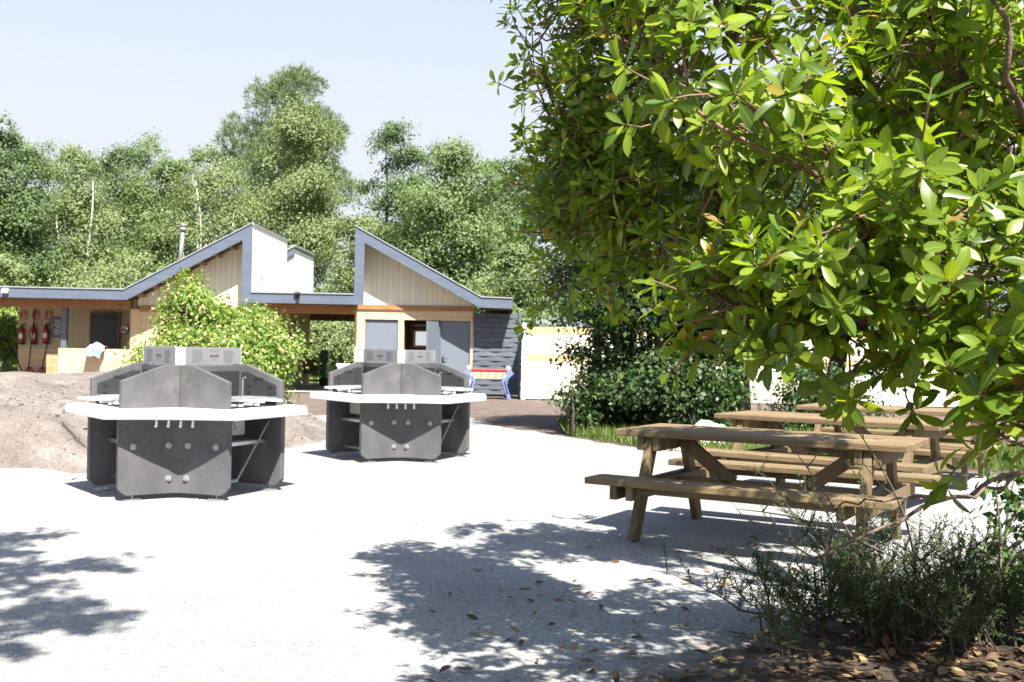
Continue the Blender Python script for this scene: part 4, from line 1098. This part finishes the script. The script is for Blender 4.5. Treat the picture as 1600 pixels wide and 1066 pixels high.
def big_tree(t, limbs, lobes, seed, lscale=1.0, per_m=1.0, zmin=-9):
    rng = np.random.default_rng(seed)
    mb = MB(); nodes = []
    for pts, r0, r1 in limbs:
        pts = [Vector(p) for p in pts]; fine = []
        for i in range(len(pts) - 1):                      # catmull-rom
            p0, p1, p2, p3 = pts[max(i - 1, 0)], pts[i], pts[i + 1], pts[min(i + 2, len(pts) - 1)]
            for q in range(6):
                u = q / 6
                fine.append(.5 * ((2 * p1) + (p2 - p0) * u + (2 * p0 - 5 * p1 + 4 * p2 - p3) * u * u + (3 * p1 - p0 - 3 * p2 + p3) * u ** 3))
        fine.append(pts[-1])
        fine = [p + Vector(rng.normal(0, .012, 3)) for p in fine]
        rad = [r0 + (r1 - r0) * i / (len(fine) - 1) for i in range(len(fine))]
        mb.tube(fine, rad, 10)
        nodes += [(np.array(p), r) for p, r in zip(fine[len(fine) // 4:], rad[len(fine) // 4:])]
    NP = np.array([p for p, r in nodes])
    mb.build('trunk', M['bark_red'], t, smooth=True)
    # branchlets: clusters in each lobe, rosettes round each cluster
    tw = MB(); Ps, As, Ns, Ls = [], [], [], []
    for (c, r, nclus, nros, shell, ls) in lobes:
        c, r = np.array(c), np.array(r)
        for _ in range(nclus):
            dd = unit(rng.normal(size=3)); q = c + dd * r * rng.uniform(shell, .95)
            j = np.argmin(np.linalg.norm(NP - q, axis=1) + rng.uniform(0, .15, len(NP)))
            path = curved(NP[j], q, rng, .10, 6)
            L = np.linalg.norm(q - NP[j])
            tw.tube(path, [.004 + .008 * min(1, L) * (1 - i / 5.) for i in range(6)], 6)
            for _k in range(nros):
                b = np.array(path[int(rng.integers(3, 6))]) if rng.random() < .8 else np.array(path[2])
                out = unit(dd * .45 + rng.normal(0, .5, 3) + np.array([.02, -.42, .36]))
                tip = b + out * rng.uniform(.08, .26)
                tp = curved(b, tip, rng, .08, 4); tw.tube(tp, [.0036, .003, .0026, .0022], 5)
                ax = unit(np.array(tp[3]) - np.array(tp[1]) + np.array([0, 0, .06]))
                e1 = unit(np.cross(ax, rng.normal(size=3))); e2 = np.cross(ax, e1)
                nl = int(rng.integers(6, 11))
                for i in range(nl):
                    ph = i * 2.399 + rng.uniform(-.3, .3); f = i / nl
                    el = math.radians(22 + 62 * (1 - f) + rng.uniform(-12, 12))
                    side = e1 * math.cos(ph) + e2 * math.sin(ph)
                    a = ax * math.cos(el) + side * math.sin(el) + np.array([0, 0, -.10])
                    nn = ax * math.sin(el) - side * math.cos(el) + rng.normal(0, .22, 3)
                    Ps.append(np.array(tp[3]) - ax * (1 - f) * .035); As.append(a); Ns.append(nn)
                    Ls.append(ls * rng.uniform(.75, 1.15) * (1.05 - .45 * f ** 2))
                for i in range(int(rng.integers(1, 4))):       # older leaves along the twig
                    f = rng.random(); pb = b + (tip - b) * f
                    Ps.append(pb); a = unit(out * .4 + rng.normal(0, .7, 3)); As.append(a); Ns.append(np.array([0, 0, 1.]) + rng.normal(0, .5, 3)); Ls.append(ls * rng.uniform(.7, 1.05))
    tw.build('twigs', M['twig'], t, smooth=True)
    Ps, As, Ns, Ls = np.array(Ps), np.array(As), np.array(Ns), np.array(Ls)
    V, Fq, uv = big_leaves(Ps, As, Ns, Ls, rng.uniform(.15, .225, len(Ps)), rng.uniform(-.12, .42, len(Ps)))
    np_mesh('foliage', V, Fq, M['arbutus'], t, uv, smooth=True)
    return len(Ps)

arb = thing('strawberry_tree', 'big leaved evergreen tree leaning in from the right over the tables', 'tree', (0, 0, 0), 0)
limbs = [
    ([(2.95, 5.0, -.05), (2.85, 4.9, .6), (2.6, 4.75, 1.15)], .16, .13),
    ([(2.6, 4.75, 1.15), (2.1, 4.2, 1.75), (1.45, 3.6, 2.25), (.9, 3.25, 2.5), (.45, 3.1, 2.5)], .085, .018),
    ([(2.6, 4.75, 1.15), (1.75, 4.65, 1.62), (1.0, 4.55, 1.76), (.6, 4.7, 1.95), (.3, 4.9, 2.35)], .075, .016),
    ([(2.6, 4.75, 1.15), (2.3, 5.2, 2.3), (1.7, 5.6, 3.3), (1.0, 5.6, 4.0)], .10, .02),
    ([(2.6, 4.75, 1.15), (2.15, 3.7, 1.55), (1.65, 3.05, 1.78), (1.05, 2.75, 1.75)], .06, .012),
    ([(2.15, 3.7, 1.55), (1.75, 3.1, 1.42), (1.25, 2.85, 1.38), (.62, 2.8, 1.50)], .035, .006),
    ([(2.3, 5.2, 2.3), (2.5, 5.8, 3.1), (2.3, 6.3, 3.8)], .06, .02),
    ([(2.25, 4.45, 1.9), (1.7, 4.0, 2.7), (1.0, 3.75, 3.15), (.55, 3.5, 3.2)], .06, .015),
    ([(2.7, 4.8, .85), (2.13, 4.55, .92), (1.7, 4.5, .755), (1.26, 4.45, .57)], .014, .005),
    ([(2.13, 4.55, .92), (1.85, 4.3, .86), (1.45, 4.2, .84), (1.15, 4.15, .82)], .008, .003),
    ([(1.45, 3.6, 2.25), (1.25, 3.3, 1.95), (1.2, 3.0, 1.6)], .03, .01),
    ([(1.75, 3.9, 2.1), (1.42, 3.35, 2.0), (1.22, 3.0, 2.25), (1.08, 2.75, 2.5)], .026, .010),
    ([(1.45, 3.6, 2.25), (1.0, 3.05, 2.05), (.75, 2.75, 1.85)], .018, .005),
    ([(1.65, 3.05, 1.78), (1.3, 2.75, 2.0), (1.15, 2.6, 2.3)], .014, .005),
    ([(1.42, 3.35, 2.0), (1.1, 2.9, 1.85), (.9, 2.65, 1.6)], .014, .004),
    ([(1.0, 4.55, 1.76), (.7, 4.9, 2.6), (.35, 5.1, 3.3)], .03, .012),
]
L_ = .083
lobes = [  # centre, radii, clusters, rosettes per cluster, inner shell fraction, leaf length
    ((.38, 5.0, 2.22), (.44, .55, .82), 84, 7, .35, .070),
    ((.40, 5.1, 3.3), (.52, .6, .6), 40, 7, .3, .09),
    ((.15, 4.9, 2.85), (.26, .35, .35), 18, 6, .2, .072),
    ((.72, 4.2, 3.6), (.6, .55, .45), 48, 7, .3, .10),
    ((1.0, 3.4, 3.0), (.6, .45, .32), 26, 6, .2, .09),
    ((.52, 3.1, 2.17), (.34, .42, .33), 26, 6, .2, L_),
    ((1.15, 3.0, 2.15), (.44, .5, .38), 25, 6, .2, L_),
    ((1.10, 2.75, 1.72), (.42, .42, .24), 21, 6, .2, L_),
    ((.78, 2.8, 1.50), (.24, .26, .11), 11, 5, .2, L_),
    ((.60, 2.9, 1.51), (.12, .22, .13), 9, 5, .2, L_),
    ((1.18, 2.75, 1.42), (.30, .26, .10), 10, 5, .2, L_),
    ((1.24, 2.55, 1.22), (.14, .18, .08), 5, 4, .2, .09),
    ((1.60, 3.1, 2.12), (.36, .4, .36), 18, 6, .2, L_),
    ((1.48, 2.95, 1.55), (.28, .3, .26), 15, 6, .2, L_),
    ((1.40, 2.75, 1.22), (.14, .2, .12), 6, 5, .2, L_),
    ((.95, 4.4, 2.0), (.55, .5, .36), 26, 6, .2, .085),
    ((1.6, 4.6, 2.5), (.6, .7, .5), 22, 6, .2, .09),
    ((1.6, 5.4, 3.9), (1.2, 1.5, .7), 92, 7, .2, .10),
    ((.40, 3.48, 3.15), (.42, .5, .35), 20, 6, .2, .09),
    ((2.4, 6.2, 3.5), (1.0, 1.0, .8), 70, 7, .2, .10),
    ((1.9, 3.6, 2.8), (.6, .6, .45), 20, 6, .2, L_),
    ((2.45, 3.35, 2.6), (.65, .6, .5), 40, 6, .2, L_),
]
NLEAF = big_tree(arb, limbs, lobes, 77)
print('arbutus leaves', NLEAF)

# overhanging tree behind and left of the camera: only its branch shadow falls into the picture
oh = thing('roadside_tree', 'leafy tree outside the frame whose branch shadows the lower left gravel', 'tree', (0, 0, 0))
limbs2 = [
    ([(-3.6, -1.8, -.05), (-3.4, -1.5, 2.2), (-3.0, -1.0, 4.0)], .2, .14),
    ([(-3.0, -1.0, 4.0), (-2.3, .8, 5.1), (-1.9, 2.4, 5.5), (-1.2, 3.4, 5.6)], .07, .012),
    ([(-3.0, -1.0, 4.0), (-2.1, .2, 4.9), (-1.3, 1.2, 5.4), (-.65, 2.1, 5.5)], .07, .012),
    ([(-2.1, .2, 4.9), (-1.5, .6, 5.2), (-.9, .95, 5.35)], .03, .01),
    ([(-3.0, -1.0, 4.0), (-2.9, 1.0, 5.2), (-2.5, 2.8, 5.6), (-2.0, 4.2, 5.6)], .07, .012),
]
lobes2 = [((-2.05, 4.25, 5.5), (.42, .22, .16), 8, 5, .1, .10), ((-1.15, 3.35, 5.55), (.34, .2, .14), 7, 5, .1, .10),
          ((-1.85, 3.45, 5.5), (.55, .5, .22), 22, 5, .1, .10), ((-1.35, 2.5, 5.5), (.5, .5, .22), 24, 5, .1, .10),
          ((-.8, 2.05, 5.5), (.3, .18, .14), 6, 5, .1, .10), ((-1.15, 1.5, 5.4), (.5, .45, .2), 20, 5, .1, .10), ((-.85, .95, 5.35), (.4, .35, .16), 13, 5, .1, .10),
          ((-2.5, 2.8, 5.6), (.5, .8, .25), 24, 5, .1, .10), ((-2.1, 1.2, 5.2), (.6, .6, .25), 20, 5, .1, .10)]
big_tree(oh, limbs2, lobes2, 99)

# ================================================================== HEATH SHRUBS, LITTER
def heath(label, bases, hmin, hmax, seed, spread=.45, dense=1.0):
    rng = np.random.default_rng(seed)
    t = thing('heath_shrub', label, 'shrub', (0, 0, 0), 0, 'heath shrubs at the foot of the big leaved tree')
    st_ = MB(); Ps, As, Ns, Ls = [], [], [], []
    for (bx, by) in bases:
        h = rng.uniform(hmin, hmax); le = rng.normal(0, spread, 2) * h + np.array([-.10, -.02])
        pts = [np.array([bx + le[0] * f ** 1.4, by + le[1] * f ** 1.4, h * f * (1 - .12 * f)]) + (rng.normal(0, .012, 3) if f > 0 else 0) for f in np.linspace(0, 1, 8)]
        st_.tube([tuple(p) for p in pts], [.007 * (1 - .85 * f) for f in np.linspace(0, 1, 8)], 5)
        nt_ = int(rng.integers(22, 36) * dense)
        for _ in range(nt_):
            f = rng.uniform(.2, 1) ; i = min(6, int(f * 7)); p0 = pts[i] + (pts[i + 1] - pts[i]) * (f * 7 - i)
            dirn = unit(rng.normal(0, .7, 3) + np.array([0, 0, .75])); L = rng.uniform(.06, .2) * (1.2 - .4 * f)
            p1 = p0 + dirn * L
            st_.tube([tuple(p0), tuple(p1)], [.002, .001], 4, cap=False)
            k = int(L / .0042); fs = np.linspace(.05, 1, k)
            pos = p0 + dirn * L * fs[:, None]
            ax = unit(dirn * .9 + rng.normal(0, .6, (k, 3)))
            Ps.append(pos); As.append(ax); Ns.append(rng.normal(size=(k, 3))); Ls.append(rng.uniform(.014, .028, k))
    st_.build('stems', M['stem'], t)
    P_, A_, N_, L2 = np.concatenate(Ps), np.concatenate(As), np.concatenate(Ns), np.concatenate(Ls)
    V, Fq = rhombs(P_, A_, N_, L2, .0052)
    np_mesh('needles', V, Fq, M['heath'], t)
def scatter(n, cx, cy, rx, ry, seed):
    r = np.random.default_rng(seed); return [(cx + r.normal(0, rx), cy + r.normal(0, ry)) for _ in range(n)]
heath('dark feathery heath shrub in front of the nearest picnic table', scatter(26, 1.85, 5.75, .20, .22, 1), .30, .85, 61, .5, .5)
heath('low dark heath shrub with bare twigs to the left of the tall one', scatter(7, 1.32, 5.35, .12, .14, 2), .2, .42, 62, .5, .6)
heath('dark heath shrub at the lower right edge of the photo', scatter(44, 2.35, 5.5, .28, .26, 3), .28, .66, 63, .45, .7)
heath('small heath shrub between the two larger dark ones', scatter(26, 1.95, 5.35, .24, .16, 4), .16, .42, 64, .5, .7)

def bare(label, paths):
    mb = MB()
    for pts, r in paths: mb.tube(pts, [r * (1 - .8 * i / (len(pts) - 1)) for i in range(len(pts))], 6)
    o = mb.build('dead_twig', M['dead_twig'], smooth=True); return tag(o, label, 'twig')
rb = np.random.default_rng(12); paths = []
for (a, b_) in (((1.95, 5.6, .15), (1.35, 5.2, .95)), ((1.8, 5.5, .2), (1.15, 5.3, .6)), ((1.9, 5.5, .4), (1.05, 5.0, .68)), ((2.1, 5.6, .3), (1.55, 5.1, 1.15))):
    p = curved(a, b_, rb, .07, 7); paths.append((p, .008))
    for k in range(5):
        i = int(rb.integers(2, 6)); q = np.array(p[i]) + rb.normal(0, .13, 3) + np.array([-.06, -.03, .07]); paths.append((curved(p[i], q, rb, .08, 4), .004))
bare('tangle of bare dry twigs sticking out of the heath by the nearest table', paths)

# broad leaved low shrub at the right edge
make_tree('low_shrub', 'dark leafy low shrub beside the heath at the right photo edge', 2.85, 5.75, .95, .9, M['shrub'], M['bark'], 66, n=1500, lsize=.075, base=.0, trunk_r=.012, stems=4, cat='shrub', group='shrubs under the big leaved tree', lobes_n=9, aspect=.5)

# fallen leaves
rl = np.random.default_rng(31)
pts = []
while len(pts) < 1900:
    x, y = rl.uniform(-.4, 4), rl.uniform(3.9, 8.2)
    lim = np.interp(x, [.18, .55, .95, 1.35, 1.9, 2.9, 4.2], [4.15, 4.55, 5.0, 5.45, 6.1, 6.6, 6.9])
    dens = 1.0 if (y < lim and x > .15) else .13 * math.exp(-max(0, y - lim) * .6) if x > -.4 else 0
    if rl.random() < dens: pts.append((x, y))
pts = np.array(pts); n = len(pts)
Pp = np.column_stack([pts, .014 + .022 * rl.random(n) * (pts[:, 1] < 6)])
a = rl.uniform(0, 6.28, n)
A = np.column_stack([np.cos(a), np.sin(a), rl.normal(0, .14, n)]); Nn = np.column_stack([rl.normal(0, .3, (n, 2)), np.ones(n)])
V, Fq, uv = big_leaves(Pp, A, Nn, rl.uniform(.05, .105, n), rl.uniform(.15, .24, n), rl.uniform(-.25, .3, n))
o = np_mesh('fallen_leaves', V, Fq, M['litter'], None, uv, True)
tag(o, 'dry brown fallen leaves littering the soil under the big leaved tree', 'leaf litter', kind='stuff')

# ================================================================== LIGHT, SKY, CAMERA
to_sun = Vector((.25, -.62, 1.0)).normalized()
sun = bpy.data.lights.new('sun', 'SUN'); so = bpy.data.objects.new('sun', sun); COL.objects.link(so)
sun.energy = 5.0; sun.angle = math.radians(.53); sun.color = (1, .955, .88)
so.rotation_euler = to_sun.to_track_quat('Z', 'Y').to_euler(); so.location = (3, -8, 20)
wd = bpy.data.worlds.new('World'); S.world = wd; wd.use_nodes = True
nt = wd.node_tree; bg = nt.nodes['Background']
sky = nt.nodes.new('ShaderNodeTexSky'); sky.sky_type = 'NISHITA'; sky.sun_disc = False
sky.sun_elevation = math.asin(to_sun.z); sky.sun_rotation = math.atan2(to_sun.x, to_sun.y)
sky.air_density = 1.0; sky.dust_density = 1.0; sky.ozone_density = 1.0
# summer haze: the lower sky is paler and brighter than the zenith
tc = nt.nodes.new('ShaderNodeTexCoord'); sp = nt.nodes.new('ShaderNodeSeparateXYZ'); nt.links.new(tc.outputs['Generated'], sp.inputs[0])
mr = nt.nodes.new('ShaderNodeMapRange'); mr.interpolation_type = 'SMOOTHSTEP'
mr.inputs['From Min'].default_value = .16; mr.inputs['From Max'].default_value = .62; mr.inputs['To Min'].default_value = 1; mr.inputs['To Max'].default_value = 0
nt.links.new(sp.outputs[2], mr.inputs[0])
hz = nt.nodes.new('ShaderNodeMix'); hz.data_type = 'RGBA'; nt.links.new(mr.outputs[0], hz.inputs[0])
nt.links.new(sky.outputs[0], hz.inputs[6]); low = nt.nodes.new('ShaderNodeMapRange'); low.interpolation_type = 'SMOOTHSTEP'; low.inputs['From Min'].default_value = .0; low.inputs['From Max'].default_value = .30
nt.links.new(sp.outputs[2], low.inputs[0])
hc = nt.nodes.new('ShaderNodeMix'); hc.data_type = 'RGBA'; nt.links.new(low.outputs[0], hc.inputs[0])
hc.inputs[6].default_value = (4.0, 4.12, 4.42, 1); hc.inputs[7].default_value = (3.6, 3.9, 4.45, 1)
nt.links.new(hc.outputs[2], hz.inputs[7])
nt.links.new(hz.outputs[2], bg.inputs[0]); bg.inputs[1].default_value = .07

cam = bpy.data.cameras.new('camera'); co = bpy.data.objects.new('camera', cam); COL.objects.link(co)
cam.sensor_width = 36; cam.lens = 36 * F / 1600; cam.shift_y = 11 / 1600
cam.clip_end = 2000; cam.clip_start = .05
co.location = (0, 0, CAM_H); co.rotation_euler = (math.radians(90), -ROLL, 0)
cam.dof.use_dof = True; cam.dof.focus_distance = 4.2; cam.dof.aperture_fstop = 10
S.camera = co
S.view_settings.view_transform = 'Standard'; S.view_settings.look = 'None'
S.view_settings.exposure = 1.7; S.view_settings.gamma = 1
S.cycles.max_bounces = 8; S.cycles.diffuse_bounces = 3; S.cycles.transmission_bounces = 4
